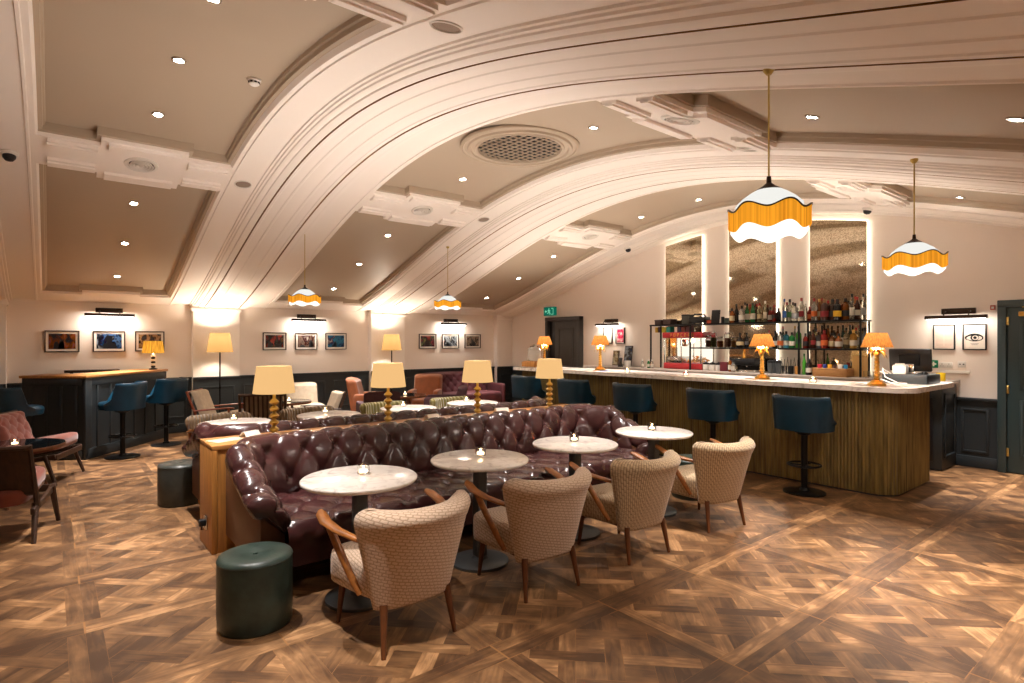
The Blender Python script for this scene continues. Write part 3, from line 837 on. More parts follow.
# table lamps on the console
def make_table_lamp(label):
    t = thing('table_lamp', label, 'table lamp', group='cream shaded lamps on the console')
    pr = [(.055, 0), (.055, .014), (.03, .022)]
    z = .028
    for k in range(5):
        pr += [(.016, z), (.030, z+.012), (.040, z+.025), (.030, z+.038), (.016, z+.05)]; z += .056
    pr += [(.012, z), (.012, .40)]
    MB().lathe(pr, 24).build('stem', M['olbrass'], t)
    pr = [(.163, .352), (.135, .572)]
    MB().lathe([(.163, .352), (.135, .572), (.1335, .572), (.1615, .352), (.163, .352)][:5], 48).build('lamp_shade', EM['cshade'], t)
    MB().lathe([(.0, .40), (.022, .42), (.03, .45), (.022, .48), (0, .49)], 14).build('bulb', EM['bulb'], t)
    mb = MB()
    for k in range(3): mb.cyl((0, 0, .54), (.135*math.cos(k*2*PI/3), .135*math.sin(k*2*PI/3), .56), .002, n=6)
    mb.build('shade_spider', M['olbrass'], t)
    light('lamp_glow', 'POINT', (0, 0, .505), 46, WARM, t, size=.06)
    return t
tl = None
for x, lb in ((1.435, 'cream shaded brass lamp on the console, nearest the camera'), (2.46, 'cream shaded brass lamp on the console, second from the near end'),
              (3.48, 'cream shaded brass lamp on the console, third from the near end'), (4.50, 'cream shaded brass lamp at the far end of the console, before the blue bar stools')):
    if tl is None: tl = make_table_lamp(lb); o = tl
    else: o = dup(tl, label=lb)
    o.location = (x, 4.9, .8025)
def flat_card(name, label, loc, rz, s=(.21, .15), mats=None):
    t = thing(name, label, 'menu card', loc, rz)
    MB().box((0, 0, .0015), (s[0], s[1], .003)).build('card', mats or M['paper'], t)
    return t
M['menu'] = pm('menu_print', lin((206, 186, 158)), .6, var=.2, vscale=40)
def folded(label, x, y, rz, w=.15, h=.05):
    t = thing('folded_menu', label, 'menu card', (x, y, .8025), rz, 'menus on the console')
    a = R(62)
    for s in (-1, 1):
        m = Matrix.Rotation(s*(PI/2-a)*-1, 3, 'X')
        mb = MB(); mb.box((0, s*.028, .022), (w, .003, .056), 0, Matrix.Rotation(s*R(38), 3, 'X')); mb.build('leaf', M['paper'], t)
    return t
flat_card('menu_card', 'printed menu card lying flat on the near end of the console', (1.08, 4.92, .8025), R(20), (.24, .16), M['menu'])
folded('white folded card standing on the console just before the first lamp', 1.27, 4.98, R(30))
folded('white folded card standing on the console between the second and third lamps', 2.98, 4.98, R(10))
folded('white folded card standing on the console past the third lamp', 3.86, 4.98, R(-12))

# marble bistro tables
def make_table(label, group):
    t = thing('bistro_table', label, 'table', group=group)
    MB().lathe([(.30, .715), (.342, .717), (.35, .726), (.35, .736), (.343, .742), (.0, .742)], 64).build('marble_top', M['marble'], t, sharp=50)
    MB().lathe([(.15, .70), (.15, .715), (.04, .715)], 24).build('top_plate', M['iron'], t)
    MB().box((0, 0, .365), (.075, .075, .68), .006).build('column', M['iron'], t)
    MB().lathe([(.205, 0), (.205, .018), (.19, .024), (.06, .034), (.05, .05), (.0, .05)], 40).build('base', M['iron'], t)
    return t
def make_candle(label, loc, group='glass tea lights'):
    t = thing('tea_light', label, 'candle', loc, group=group)
    pr = [(.0, 0), (.034, 0), (.038, .006), (.040, .060), (.038, .060), (.0355, .012), (.0, .012)]
    MB().lathe(pr, 20).build('glass_cup', M['glass'], t)
    MB().lathe([(.0, .0125), (.026, .0125), (.026, .028), (0, .028)], 16).build('wax', EM['wax'], t)
    MB().lathe([(.0, .028), (.006, .034), (.005, .042), (.0, .054)], 8).build('flame', EM['flame'], t)
    light('candle_glow', 'POINT', (0, 0, .07), .5, (1, .62, .3), t, size=.02)
    return t
FT = [(1.49, 3.35), (2.40, 3.35), (3.37, 3.36), (4.37, 3.33)]
nth = ['nearest the camera', 'second from the camera', 'third from the camera', 'furthest along the front sofa']
bt = None; ca = None
def table(x, y, lb, grp):
    global bt
    if bt is None: bt = make_table(lb, grp); o = bt
    else: o = dup(bt, label=lb, group=grp)
    o.location = (x, y, 0); return o
def candle(x, y, z, lb):
    global ca
    if ca is None: ca = make_candle(lb, (x, y, z)); return ca
    return dup(ca, (x, y, z), label=lb)
for (x, y), n in zip(FT, nth):
    table(x, y, 'round marble table on a grey pedestal before the front sofa, %s' % n, 'marble tables before the front sofa')
    candle(x+.05, y+.06, .7425, 'glass tea light on the front marble table %s' % n)
RT = [(1.50, 6.42), (2.50, 6.45), (3.52, 6.45), (4.50, 6.45)]
nth2 = ['leftmost', 'second from left', 'third from left', 'furthest right']
for (x, y), n in zip(RT, nth2):
    table(x, y, 'round marble table behind the rear sofa, %s in view' % n, 'marble tables behind the rear sofa')
    candle(x+.02, y+.18, .7425, 'glass tea light on the marble table behind the rear sofa, %s' % n)

# armchairs
def make_armchair(label, fab, group, wood):
    t = thing('armchair', label, 'armchair', group=group)
    NU = 26; NVV = 22
    def hw(v): return .240+.112*min(1, v*1.1)**.9
    def yb(v): return -.235-.155*v
    def rail(u, v, off):
        w = hw(v); x = u*w
        curl = (.05+.15*v)*abs(u)**2.6
        y = yb(v)+curl
        # normal in plan
        du = (.05+.15*v)*2.6*abs(u)**1.6*(1 if u >= 0 else -1)/w
        l = math.hypot(1, du); nx, ny = -du/l, 1/l
        return x+nx*off, y+ny*off
    loops = []
    vs = [i/NVV for i in range(NVV+1)]
    seq = [(v, .0, 1.) for v in vs]
    def loop(v, z, f, grow=0.):
        lp = []; th = .095+.02*math.sin(PI*min(1, v))
        o0, o1 = (1-f)*th/2-grow, th-(1-f)*th/2+grow
        for i in range(NU+1):
            u = -1+2*i/NU; e = (1-abs(u)**10)
            x, y = rail(u*(1-(1-f)*.12), v, o0+ (th*.25)*(1-e)); lp.append((x, y, z))
        for i in range(NU+1):
            u = 1-2*i/NU; e = (1-abs(u)**10)
            x, y = rail(u*(1-(1-f)*.12), v, o1-(th*.25)*(1-e)); lp.append((x, y, z))
        return lp
    zb, zt = .222, .685
    for f, dz in ((.35, -.012), (.75, -.006)): loops.append(loop(0, zb+dz, f))
    for v in vs: loops.append(loop(v, zb+(zt-zb)*v, 1., .016*max(0, (v-.86)/.14)))   # the top swells into a roll
    for a in (15, 30, 45, 60, 72, 82, 90): 
        loops.append(loop(1., zt+.055*math.sin(R(a)), max(0, math.cos(R(a)))**.85, .016*math.cos(R(a))))
    # the corners of the roll rise a little
    fin = []
    for lp in loops:
        fin.append([(x, y, z+.02*max(0, (z-.6)/.17)*(abs(x)/.32)**2) for x, y, z in lp])
    MB().loft(fin, True, False).build('backrest', fab, t, sharp=75)
    # seat cushion, wider at the front
    lo = []
    for z, s in ((.245, .93), (.255, .99), (.30, 1.), (.38, 1.), (.405, .985), (.42, .94), (.432, .8), (.438, .5), (.44, .1)):
        lp = []
        for k in range(48):
            a = 2*PI*k/48; c, s_ = math.cos(a), math.sin(a)
            ex = 5
            rr = (abs(c)**ex+abs(s_)**ex)**(-1/ex)
            x, y = rr*c, rr*s_
            lp.append((x*(.255+.035*y)*s, .085+y*.245*s, z))
        lo.append(lp)
    MB().loft(lo).build('seat', fab, t, sharp=60)
    for sx in (-1, 1):
        # wooden armrest with its slanting support
        mb = MB()
        path = [(sx*.262, -.215, .575), (sx*.30, -.12, .585), (sx*.335, .02, .60), (sx*.352, .13, .622), (sx*.345, .205, .645), (sx*.338, .235, .650)]
        rw = [.016, .022, .028, .034, .031, .018]
        loops2 = []
        for p, r in zip(path, rw):
            loops2.append([(p[0]+r*math.cos(2*PI*k/12), p[1]*1., p[2]+.014*math.sin(2*PI*k/12)) for k in range(12)])
        mb.loft(loops2); arm = mb.build('armrest', M['armwood'], t)
        MB().tube([(sx*.345, .11, .612), (sx*.322, .04, .50), (sx*.285, -.07, .34), (sx*.27, -.10, .29)], [.020, .021, .019, .014], 10).build('arm_support', M['armwood'], arm)
        MB().tube([(sx*.200, .245, .26), (sx*.222, .27, 0)], [.021, .012], 12).build('leg', wood, t)
        MB().tube([(sx*.190, -.20, .25), (sx*.215, -.245, 0)], [.022, .012], 12).build('leg', wood, t)
    MB().box((0, .02, .25), (.40, .44, .03), .006).build('seat_rail', wood, t)
    return t
wood = M['armwood']
ac = make_armchair('beige scale-woven armchair nearest the camera, back turned to us', M['scale'], 'beige armchairs facing the front sofa', M['walnut'])
ac.location = (1.495, 2.87, 0); ac.rotation_euler = (0, 0, R(2))
for ch in ac.children:
    pass
dup(ac, (2.465, 2.88, 0), R(-3), 'beige scale-woven armchair second from the camera')
ac2 = make_armchair('corded beige armchair third from the camera', M['cord'], 'beige armchairs facing the front sofa', M['walnut'])
ac2.location = (3.41, 2.87, 0); ac2.rotation_euler = (0, 0, R(-3))
dup(ac2, (4.48, 2.87, 0), R(-10), 'corded beige armchair furthest from the camera, nearest the bar')
for src in (ac, ac2):
    pass
# armchairs across the tables of the rear sofa
ac3 = make_armchair('taupe corded armchair behind the rear sofa, left of the first console lamp', M['taupe'], 'armchairs facing the rear sofa', M['walnut'])
ac3.location = (1.50, 6.98, 0); ac3.rotation_euler = (0, 0, PI)
dup(ac3, (2.50, 6.98, 0), PI, 'taupe corded armchair behind the rear sofa, right of the first console lamp')
M['olivech'] = M['olive']
ac4 = make_armchair('olive green velvet armchair behind the rear sofa, by the second console lamp', M['olive'], 'armchairs facing the rear sofa', M['walnut'])
ac4.location = (3.53, 6.98, 0); ac4.rotation_euler = (0, 0, PI)
dup(ac4, (4.60, 6.98, 0), PI, 'olive green velvet armchair behind the rear sofa, left of the third console lamp')

# leather poufs
def make_pouf(label, mat):
    t = thing('pouf', label, 'pouf', group='round leather poufs')
    lo = []
    pr = [(.188, .0), (.195, .012), (.198, .2), (.196, .355), (.193, .368), (.197, .374), (.190, .386), (.17, .394), (.12, .398), (.06, .396), (.025, .388), (.01, .384), (.0, .384)]
    MB().lathe(pr, 56).build('body', mat, t, sharp=60)
    ring = [(.1945*math.cos(2*PI*k/48), .1945*math.sin(2*PI*k/48), .369) for k in range(48)]
    MB().tube(ring, .004, 6, closed=True).build('seam_piping', mat, t)
    MB().lathe([(.0, .383), (.014, .385), (.013, .391), (.0, .394)], 14).build('button', mat, t)
    return t
p1 = make_pouf('dark green leather pouf on the floor, nearest the camera', M['greenlea']); p1.location = (.90, 3.42, 0)
pg = make_pouf('dark grey leather pouf by the rear sofa at the end of the console', M['blacklea']); pg.location = (1.0, 6.42, 0)
dup(p1, (5.10, 3.42, 0), 0, 'dark green leather pouf at the far end of the front sofa, behind an armchair')
# ------------------------------------------------------------------ bar
BT = 1.12
bar = thing('bar_counter', 'long bar counter with gilded ribbed front and marble top', 'bar counter', (0, 0, 0))
# ribbed front: a plan path with flutes
def bar_path(x0, y0, y1, xe, r):
    """from far end of front along the front to the rounded corner, then along the end"""
    pts = []; step = .0085
    n = int((y1-(y0+r))/step)
    for i in range(n): pts.append((x0, y1-(y1-y0-r)*i/n, -1, 0))
    m = int(r*PI/2/step)
    for i in range(m):
        a = PI+PI/2*i/m; pts.append((x0+r+r*math.cos(a), y0+r+r*math.sin(a), math.cos(a), math.sin(a)))
    k = int((xe-x0-r)/step)
    for i in range(k+1): pts.append((x0+r+(xe-x0-r)*i/k, y0, 0, -1))
    return pts
bp = bar_path(6.55, 2.08, 7.85, 7.66, .22)
loops = []
for z in (.02, 1.055):
    loops.append([(x+nx*.010*(1-2*abs(((i*.0085/.034) % 1)-.5)), y+ny*.010*(1-2*abs(((i*.0085/.034) % 1)-.5)), z) for i, (x, y, nx, ny) in enumerate(bp)])
mb = MB(); mb.loft(loops, False, False, closed=False); mb.build('ribbed_front', M['barfront'], bar, sharp=20)
core = [(p[0]-p[2]*.012, p[1]-p[3]*.012) for p in bp[::6]] + [(7.655, 2.10), (7.655, 2.45), (7.05, 2.45), (7.05, 7.84)]
MB().prism(core, .0, 1.06).build('carcass', M['wains'], bar)
tp = [(p[0]+p[2]*0, p[1]) for p in bar_path(6.38, 1.88, 7.9, 7.80, .25)[::5]] + [(7.82, 1.90), (7.82, 2.28), (7.66, 2.50), (7.16, 2.62), (7.12, 7.9)]
MB().prism(tp, 1.07, 1.12, bev=.008).build('marble_top', M['marble'], bar)
MB().box((7.10, 5.2, .55), (.08, 5.2, 1.0)).build('rear_shelving', M['blackpl'], bar)
kick = MB(); kick.prism([(p[0]-p[2]*.03, p[1]-p[3]*.03) for p in bp[::6]] + [(7.64, 2.12), (7.0, 2.5), (7.0, 7.8)], .0, .03); kick.build('kick_plate', M['black'], bar)

bb = thing('back_counter', 'dark panelled back counter along the mirror wall with pale worktop', 'back counter', (0, 0, 0))
MB().box((8.70, 5.1, .52), (.60, 5.9, 1.02), .004).build('cabinet', M['wains'], bb)
MB().box((8.67, 5.1, 1.065), (.68, 5.98, .045), .006).build('worktop', pm('pale_worktop', lin((150, 138, 126)), .3, var=.1), bb)
mb = MB()
for dx, sx, dz, sz in ((0, .42, .38, .03), (0, .42, -.38, .03), (-.2, .03, 0, .79), (.2, .03, 0, .79)): mb.box((8.70+dx, 2.143, .55+dz), (sx, .02, sz), .006)
mb.build('end_panel_moulding', M['wains'], bb)
mb = MB()
for k in range(7):
    y = 2.6+k*.82
    mb.box((8.395, y, .5), (.012, .72, .78), .004)
mb.build('cupboard_front', M['blackpl'], bb)

# mirrors with lit edges
def mirror(y0, y1, lb, flat=None):
    t = thing('wall_mirror', lb, 'mirror', (BX, 0, 0), group='tall antique mirrors with lit edges')
    ya, yb = min(y0, y1), max(y0, y1); n = 16
    zt = lambda y: prof(y)-.165 if flat is None else flat
    Mx = Matrix(((0, 0, -1, 0), (1, 0, 0, 0), (0, 1, 0, 0), (0, 0, 0, 1)))
    def outline(g):
        return [(ya-g, 1.09), (yb+g, 1.09)] + [(yb+g-(yb-ya+2*g)*i/n, zt(yb-(yb-ya)*i/n)+g) for i in range(n+1)]
    MB().prism(outline(0), .045, .055, Mx).build('mirror_glass', M['mirror'], t)
    MB().prism(outline(-.012), .004, .045, Mx).build('backing', M['blackpl'], t)
    mb = MB(); a, b = outline(.004), outline(-.008)
    N = len(a)
    mb.add([(-.022, *p) for p in a]+[(-.022, *p) for p in b]+[(-.034, *p) for p in a]+[(-.034, *p) for p in b],
           [(i, (i+1) % N, N+(i+1) % N, N+i) for i in range(1, N)] + [(2*N+i, 2*N+(i+1) % N, 3*N+(i+1) % N, 3*N+i) for i in range(1, N)] + [(i, (i+1) % N, 2*N+(i+1) % N, 2*N+i) for i in range(1, N)])
    mb.build('led_edge', EM['led'], t)
    for yy in (ya-.035, yb+.035):
        pass
    return t
mirror(5.80, 6.57, 'narrow antique mirror left of the others, above the popcorn machine')
mirror(4.47, 5.28, 'middle antique mirror with lit edges, partly behind the largest pendant')
mirror(3.17, 3.95, 'right-hand antique mirror with lit edges, behind the bottles')

# bottle shelving
sh = thing('bottle_shelf', 'black steel bottle shelving with two long shelves on the back counter', 'shelf', (0, 0, 0))
for nm, z in (('upper_shelf', 1.862), ('lower_shelf', 1.462)):
    MB().box((8.70, 4.84 if z > 1.6 else 4.42, z), (.31, 3.54 if z > 1.6 else 2.7, .022), .003).build(nm, M['black'], sh)
for y in (6.58, 5.74, 3.92, 3.10):
    for x in ((8.53,) if y == 5.74 else (8.55, 8.845)): 
        MB().box((x, y, 1.475), (.024, .024, .77), .002).build('post', M['black'], sh)
mb = MB()
for z in (1.84, 1.46):
    for x in (8.55,): mb.box((x, 4.84, z+.03), (.012, 3.5, .012)) if z > 1.6 else None
mb.build('front_rail', M['black'], sh)

# bottles -------------------------------------------------------------
def gl(name, c, tr=0.): return pm(name, lin(c), .08, spec=.7, coat=.4, trans=tr, ior=1.25)
BG = {'clear': gl('bottle_clear', (216, 212, 200), .8), 'green': gl('bottle_green', (28, 92, 44)), 'dgreen': gl('bottle_darkgreen', (20, 46, 28)), 'amber': gl('bottle_amber', (170, 92, 30), .55),
      'brown': gl('bottle_brown', (56, 28, 16)), 'black': gl('bottle_black', (20, 18, 18)), 'blue': gl('bottle_blue', (70, 160, 190), .5), 'red': gl('bottle_red', (104, 26, 20)),
      'gold': gl('bottle_gold', (210, 156, 66), .6), 'pale': gl('bottle_pale', (214, 198, 150), .7), 'lime': gl('bottle_lime', (72, 150, 46)), 'grey': gl('bottle_grey', (92, 96, 98))}
CP = {k: pm('cap_'+k, lin(c), .4) for k, c in {'black': (24, 22, 22), 'red': (150, 30, 28), 'gold': (190, 150, 70), 'white': (220, 215, 205), 'green': (30, 80, 40), 'blue': (40, 70, 130), 'cork': (150, 110, 70)}.items()}
LB = {k: pm('label_'+k, lin(c), .6) for k, c in {'white': (196, 188, 172), 'cream': (184, 164, 124), 'red': (126, 26, 30), 'yellow': (216, 172, 40), 'black': (30, 28, 28), 'blue': (50, 90, 150), 'orange': (190, 92, 36), 'green': (60, 110, 60), 'grey': (140, 140, 140)}.items()}
PROF = {'tall': ([(0, 0), (.034, 0), (.037, .006), (.037, .18), (.034, .20), (.018, .225), (.0135, .24), (.0135, .29)], .29, .0372, (.06, .13)),
        'wine': ([(0, 0), (.034, 0), (.037, .006), (.037, .17), (.030, .205), (.016, .235), (.0135, .25), (.0135, .295)], .295, .0372, (.05, .14)),
        'square': ([(0, 0), (.036, 0), (.041, .006), (.041, .155), (.036, .175), (.016, .19), (.014, .20), (.014, .225)], .225, .0412, (.04, .105)),
        'round': ([(0, 0), (.038, 0), (.047, .01), (.052, .06), (.046, .11), (.02, .15), (.014, .165), (.014, .205)], .205, .0525, (.035, .09)),
        'short': ([(0, 0), (.028, 0), (.031, .005), (.031, .11), (.024, .135), (.012, .155), (.011, .18)], .18, .0312, (.03, .09)),
        'slim': ([(0, 0), (.026, 0), (.029, .005), (.028, .20), (.020, .235), (.012, .26), (.012, .33)], .33, .0292, (.06, .16)),
        'flask': ([(0, 0), (.040, 0), (.046, .008), (.050, .10), (.040, .14), (.017, .165), (.015, .20)], .20, .0502, (.03, .10))}
BC = {}
def bottle_mesh(shape, colr, lab, cap):
    key = (shape, colr, lab, cap)
    if key in BC: return None
    p, top, lr, (l0, l1) = PROF[shape]
    BC[key] = 1
    return p, top, lr, l0, l1
BSRC = {}
def bottle(shape, colr, lab, cap, loc, label, group, sc=1.0):
    key = (shape, colr, lab, cap)
    if key in BSRC:
        r = dup(BSRC[key], loc, None, label, group); r.scale = (sc, sc, sc); return r
    p, top, lr, (l0, l1) = PROF[shape]
    t = thing('bottle', label, 'bottle', loc, 0, group); t.scale = (sc, sc, sc)
    n = 4 if False else 20
    MB().lathe(p, n).build('body', BG[colr], t)
    tr = p[-1][0]
    MB().lathe([(tr+.0015, top-.03), (tr+.002, top+.008), (tr*.9, top+.012), (0, top+.012)], 14).build('cap', CP[cap], t)
    if lab:
        k = 20; vs = []; fs = []
        rr = lr+.0006
        # label follows the widest part of the bottle
        def rad(z):
            for (a, b), (c, d) in zip(p, p[1:]):
                if b <= z <= d and d > b: return a+(c-a)*(z-b)/(d-b)
            return lr
        for zi in (l0, (l0+l1)/2, l1):
            for i in range(k): vs.append(((rad(zi)+.0008)*math.cos(2*PI*i/k), (rad(zi)+.0008)*math.sin(2*PI*i/k), zi))
        for j in range(2):
            for i in range(k): fs.append((j*k+i, j*k+(i+1) % k, (j+1)*k+(i+1) % k, (j+1)*k+i))
        MB().add(vs, fs).build('label', LB[lab], t)
    BSRC[key] = t; return t
YAW = R(51.17533); F = 574.28
def y_on(px, X):
    tt = (px-512)/F; a = math.cos(YAW)+math.sin(YAW)*tt; b = math.sin(YAW)-math.cos(YAW)*tt
    return X*b/a
ORD = ['first', 'second', 'third', 'fourth', 'fifth', 'sixth', 'seventh', 'eighth', 'ninth', 'tenth', 'eleventh', 'twelfth', 'thirteenth', 'fourteenth', 'fifteenth', 'sixteenth', 'seventeenth', 'eighteenth', 'nineteenth', 'twentieth', 'twenty-first', 'twenty-second', 'twenty-third', 'twenty-fourth', 'twenty-fifth', 'twenty-sixth', 'twenty-seventh', 'twenty-eighth', 'twenty-ninth', 'thirtieth']
CN = {'dgreen': 'dark green', 'lime': 'bright green', 'pale': 'pale straw', 'gold': 'golden'}
UP = [(732, 'short', 'amber', 'cream', 'black', 1.25), (736.5, 'wine', 'black', None, 'black', 1.0), (742, 'square', 'clear', 'white', 'black', 1.15), (747, 'wine', 'green', 'white', 'black', 1.0), (752.8, 'wine', 'green', 'white', 'black', 1.0), (759.5, 'tall', 'pale', 'cream', 'red', 1.0),
      (765.2, 'slim', 'pale', 'white', 'white', .95), (770.3, 'short', 'red', 'white', 'black', 1.2), (774.2, 'tall', 'red', 'black', 'red', .85), (778.5, 'short', 'black', 'black', 'black', 1.1), (784.4, 'slim', 'clear', 'blue', 'blue', 1.0), (789.8, 'tall', 'clear', 'green', 'black', 1.12),
      (795.4, 'square', 'clear', 'grey', 'black', 1.15), (801.2, 'tall', 'clear', 'red', 'red', 1.15), (805.6, 'slim', 'clear', None, 'white', .85), (809.8, 'short', 'red', 'orange', 'red', 1.1), (814.2, 'tall', 'clear', 'orange', 'red', 1.08), (819.4, 'tall', 'amber', 'cream', 'gold', 1.05), (825.5, 'square', 'brown', 'red', 'cork', 1.3),
      (831.5, 'square', 'brown', 'black', 'black', 1.28), (837.8, 'square', 'black', 'yellow', 'black', 1.25), (845, 'square', 'amber', 'black', 'black', 1.3), (852, 'slim', 'clear', 'white', 'black', 1.05), (857.3, 'tall', 'brown', 'white', 'red', 1.05), (863.5, 'slim', 'clear', 'grey', 'black', 1.02)]
def spread(rows):
    pts = [[8.66+(.035 if i % 2 else -.035), 0, PROF[r[1]][2]*r[5]] for i, r in enumerate(rows)]
    for p, r in zip(pts, rows): p[1] = y_on(r[0], p[0])
    for _ in range(200):
        for i in range(len(pts)):
            for j in (i+1, i+2):
                if j >= len(pts): continue
                a, b = pts[i], pts[j]; need = a[2]+b[2]+.002
                if abs(a[0]-b[0]) < need and abs(a[1]-b[1]) < need:
                    d = (need-abs(a[1]-b[1])) if j == i+2 else math.sqrt(max(0, need*need-(a[0]-b[0])**2))-abs(a[1]-b[1])
                    if d > 0: a[1] += d*.25; b[1] -= d*.25
    return [(p[0], p[1]) for p in pts]
UPP = spread(UP)
for i, (px, shp, c, l, cp, sc) in enumerate(UP):
    X, Y_ = UPP[i]
    bottle(shp, c, l, cp, (X, Y_, 1.8735), '%s bottle%s, %s from left on the upper bar shelf' % (CN.get(c, c), (' with %s label' % l) if l else '', ORD[i]), 'bottles on the upper bar shelf', sc)
LO = [(740, 'round', 'black', 'cream', 'black', 1.1), (746.6, 'tall', 'black', 'grey', 'black', .8), (770, 'tall', 'clear', 'white', 'red', .9), (774.8, 'round', 'black', 'white', 'black', 1.2), (780.4, 'square', 'clear', 'orange', 'black', 1.05), (786, 'square', 'blue', 'white', 'black', 1.08), (791.9, 'square', 'green', 'white', 'black', 1.0),
      (798.6, 'tall', 'lime', 'green', 'black', 1.08), (806.5, 'short', 'red', 'black', 'black', 1.15), (809.2, 'short', 'brown', None, 'black', 1.3), (813.3, 'tall', 'brown', 'red', 'black', .9), (818.7, 'square', 'grey', 'white', 'black', 1.0), (824.9, 'square', 'red', 'orange', 'red', 1.12), (831.2, 'flask', 'amber', 'cream', 'black', 1.05), (838.8, 'flask', 'amber', 'white', 'black', 1.0),
      (846.4, 'tall', 'pale', 'cream', 'black', .98), (853.5, 'square', 'gold', 'white', 'gold', 1.12), (859.3, 'slim', 'pale', 'grey', 'red', .95), (864.5, 'tall', 'grey', 'grey', 'black', .95)]
LOP = spread(LO)
for i, (px, shp, c, l, cp, sc) in enumerate(LO):
    X, Y_ = LOP[i]
    bottle(shp, c, l, cp, (X, Y_, 1.4735), '%s bottle%s, %s from left on the lower bar shelf' % (CN.get(c, c), (' with %s label' % l) if l else '', ORD[i]), 'bottles on the lower bar shelf', sc)
# a rear row, glimpsed between the front bottles
rn = random.Random(5)
for row, (z, pxs) in enumerate(((1.8735, [745, 750, 757, 787, 793, 822, 828, 842, 848, 855]), (1.4735, [777, 783, 795, 816, 822, 828, 835, 843, 850, 856]))):
    for i, px in enumerate(pxs):
        shp = rn.choice(['tall', 'square', 'slim', 'wine']); c = rn.choice(['clear', 'amber', 'brown', 'dgreen', 'pale', 'clear'])
        l = rn.choice(['white', 'cream', 'grey', 'black']); cp = rn.choice(['black', 'red', 'gold', 'black'])
        bottle(shp, c, l, cp, (8.805, y_on(px, 8.805), z), '%s bottle in the rear row of the %s bar shelf, %s from left' % (CN.get(c, c), ('upper', 'lower')[row], ORD[i]), 'rear row bottles on the %s bar shelf' % ('upper', 'lower')[row], .98)
# storage jars on the lower shelf
def jar(px, c, lb, h, X=8.70, r=.052):
    t = thing('storage_jar', lb, 'jar', (X, y_on(px, X), 1.4735), 0, 'storage jars on the lower shelf')
    MB().lathe([(0, .004), (r-.005, .004), (r-.004, h*.72), (0, h*.74)], 20).build('contents', pm('jar_fill', lin(c), .8, var=.35, vscale=60, bump=.4, bscale=90), t)
    MB().lathe([(0, 0), (r, 0), (r, h), (r-.01, h+.012), (r-.013, h+.012), (r-.003, h-.001), (r-.003, .003), (0, .003)], 20).build('glass_body', M['glass'], t)
    MB().lathe([(r-.012, h+.006), (r-.008, h+.012), (r-.008, h+.03), (0, h+.034)], 18).build('lid', M['chrome'], t)
jar(708.6, (170, 124, 76), 'glass jar of brown snacks, leftmost jar on the lower bar shelf', .17)
jar(713.6, (130, 150, 80), 'glass jar of green olives on the lower bar shelf', .23)
jar(720.2, (220, 130, 66), 'glass jar with orange contents on the lower bar shelf', .15)
jar(727.6, (150, 100, 76), 'tall glass jar of brown nuts on the lower bar shelf', .22)
jar(733.6, (206, 140, 60), 'small glass jar of golden nuts, rightmost jar on the lower bar shelf', .15, 8.74, .04)
# upper shelf left: chalk board, tins, boxes
def on_up(px): return y_on(px, 8.70)
t = thing('price_board', 'small black board leaning at the left of the upper bar shelf', 'sign', (8.72, on_up(715), 1.8735))
mb = MB(); mb.box((0, 0, .115), (.014, .155, .23), .003, Matrix.Rotation(R(9), 3, 'Y')); mb.build('board', M['blackpl'], t)
MB().box((.04, 0, .07), (.008, .05, .14), 0, Matrix.Rotation(R(-18), 3, 'Y')).build('easel_back', M['darkwood'], t)
def tin(px, z, r, h, mat, lb, X=8.70, grp=None):
    t = thing('tin', lb, 'tin', (X, y_on(px, X), z), 0, grp)
    MB().lathe([(0, 0), (r, 0), (r, h*.8), (r*1.02, h*.81), (r*1.02, h), (0, h)], 22).build('body', mat, t)
    MB().lathe([(r*1.025, h*.8), (r*1.03, h*1.0), (r*.4, h*1.03), (0, h*1.03)], 22).build('lid', M['black'], t)
tin(726.8, 1.8735, .035, .085, pm('tin_green', lin((60, 74, 64)), .4), 'small grey green tin right of the black board')
tin(722.8, 1.8735, .028, .11, M['blackpl'], 'small black tin right of the black board', 8.73)
tin(709, 1.8735, .04, .07, pm('tin_orange', lin((206, 84, 50)), .4), 'orange tin left of the black board')
def block(name, lb, cat, px, z, s, mat, X=8.70, rz=0, lidm=None, grp=None):
    t = thing(name, lb, cat, (X, y_on(px, X), z), rz, grp)
    MB().box((0, 0, s[2]/2), s, .006).build('box', mat, t)
    MB().box((0, 0, s[2]-.012), (s[0]+.006, s[1]+.006, .022), .004).build('lid', lidm or mat, t)
M['tray'] = pm('tray_brown', lin((62, 42, 36)), .5)
block('tray_box', 'dark brown tray box on top of the book shelf, leftmost', 'box', 661, 1.8735, (.2, .13, .09), M['tray'])
block('tray_box', 'dark brown shallow box second from left on the upper shelf', 'box', 670, 1.8735, (.2, .16, .10), M['tray'])
block('ice_bucket', 'grey square canister with dark lid on the upper shelf, above the books', 'canister', 687.6, 1.8735, (.14, .15, .17), pm('canister', lin((74, 74, 64)), .4), lidm=M['blackpl'])
t = thing('drum_machine', 'black mixer lying on the upper shelf above the books', 'machine', (8.70, y_on(699.6, 8.7), 1.8735))
mb = MB(); mb.box((0, 0, .07), (.2, .3, .10), .02); mb.build('housing', M['blackpl'], t)
mb = MB(); mb.tube([(0, -.12, .12), (0, -.08, .165), (0, .1, .165), (0, .14, .12)], .014); mb.build('handle', M['black'], t)
for yy in (-.1, .1): MB().lathe([(0, 0), (.02, 0), (.02, .025), (0, .025)], 12, (0, yy, 0)).build('foot', M['black'], t)
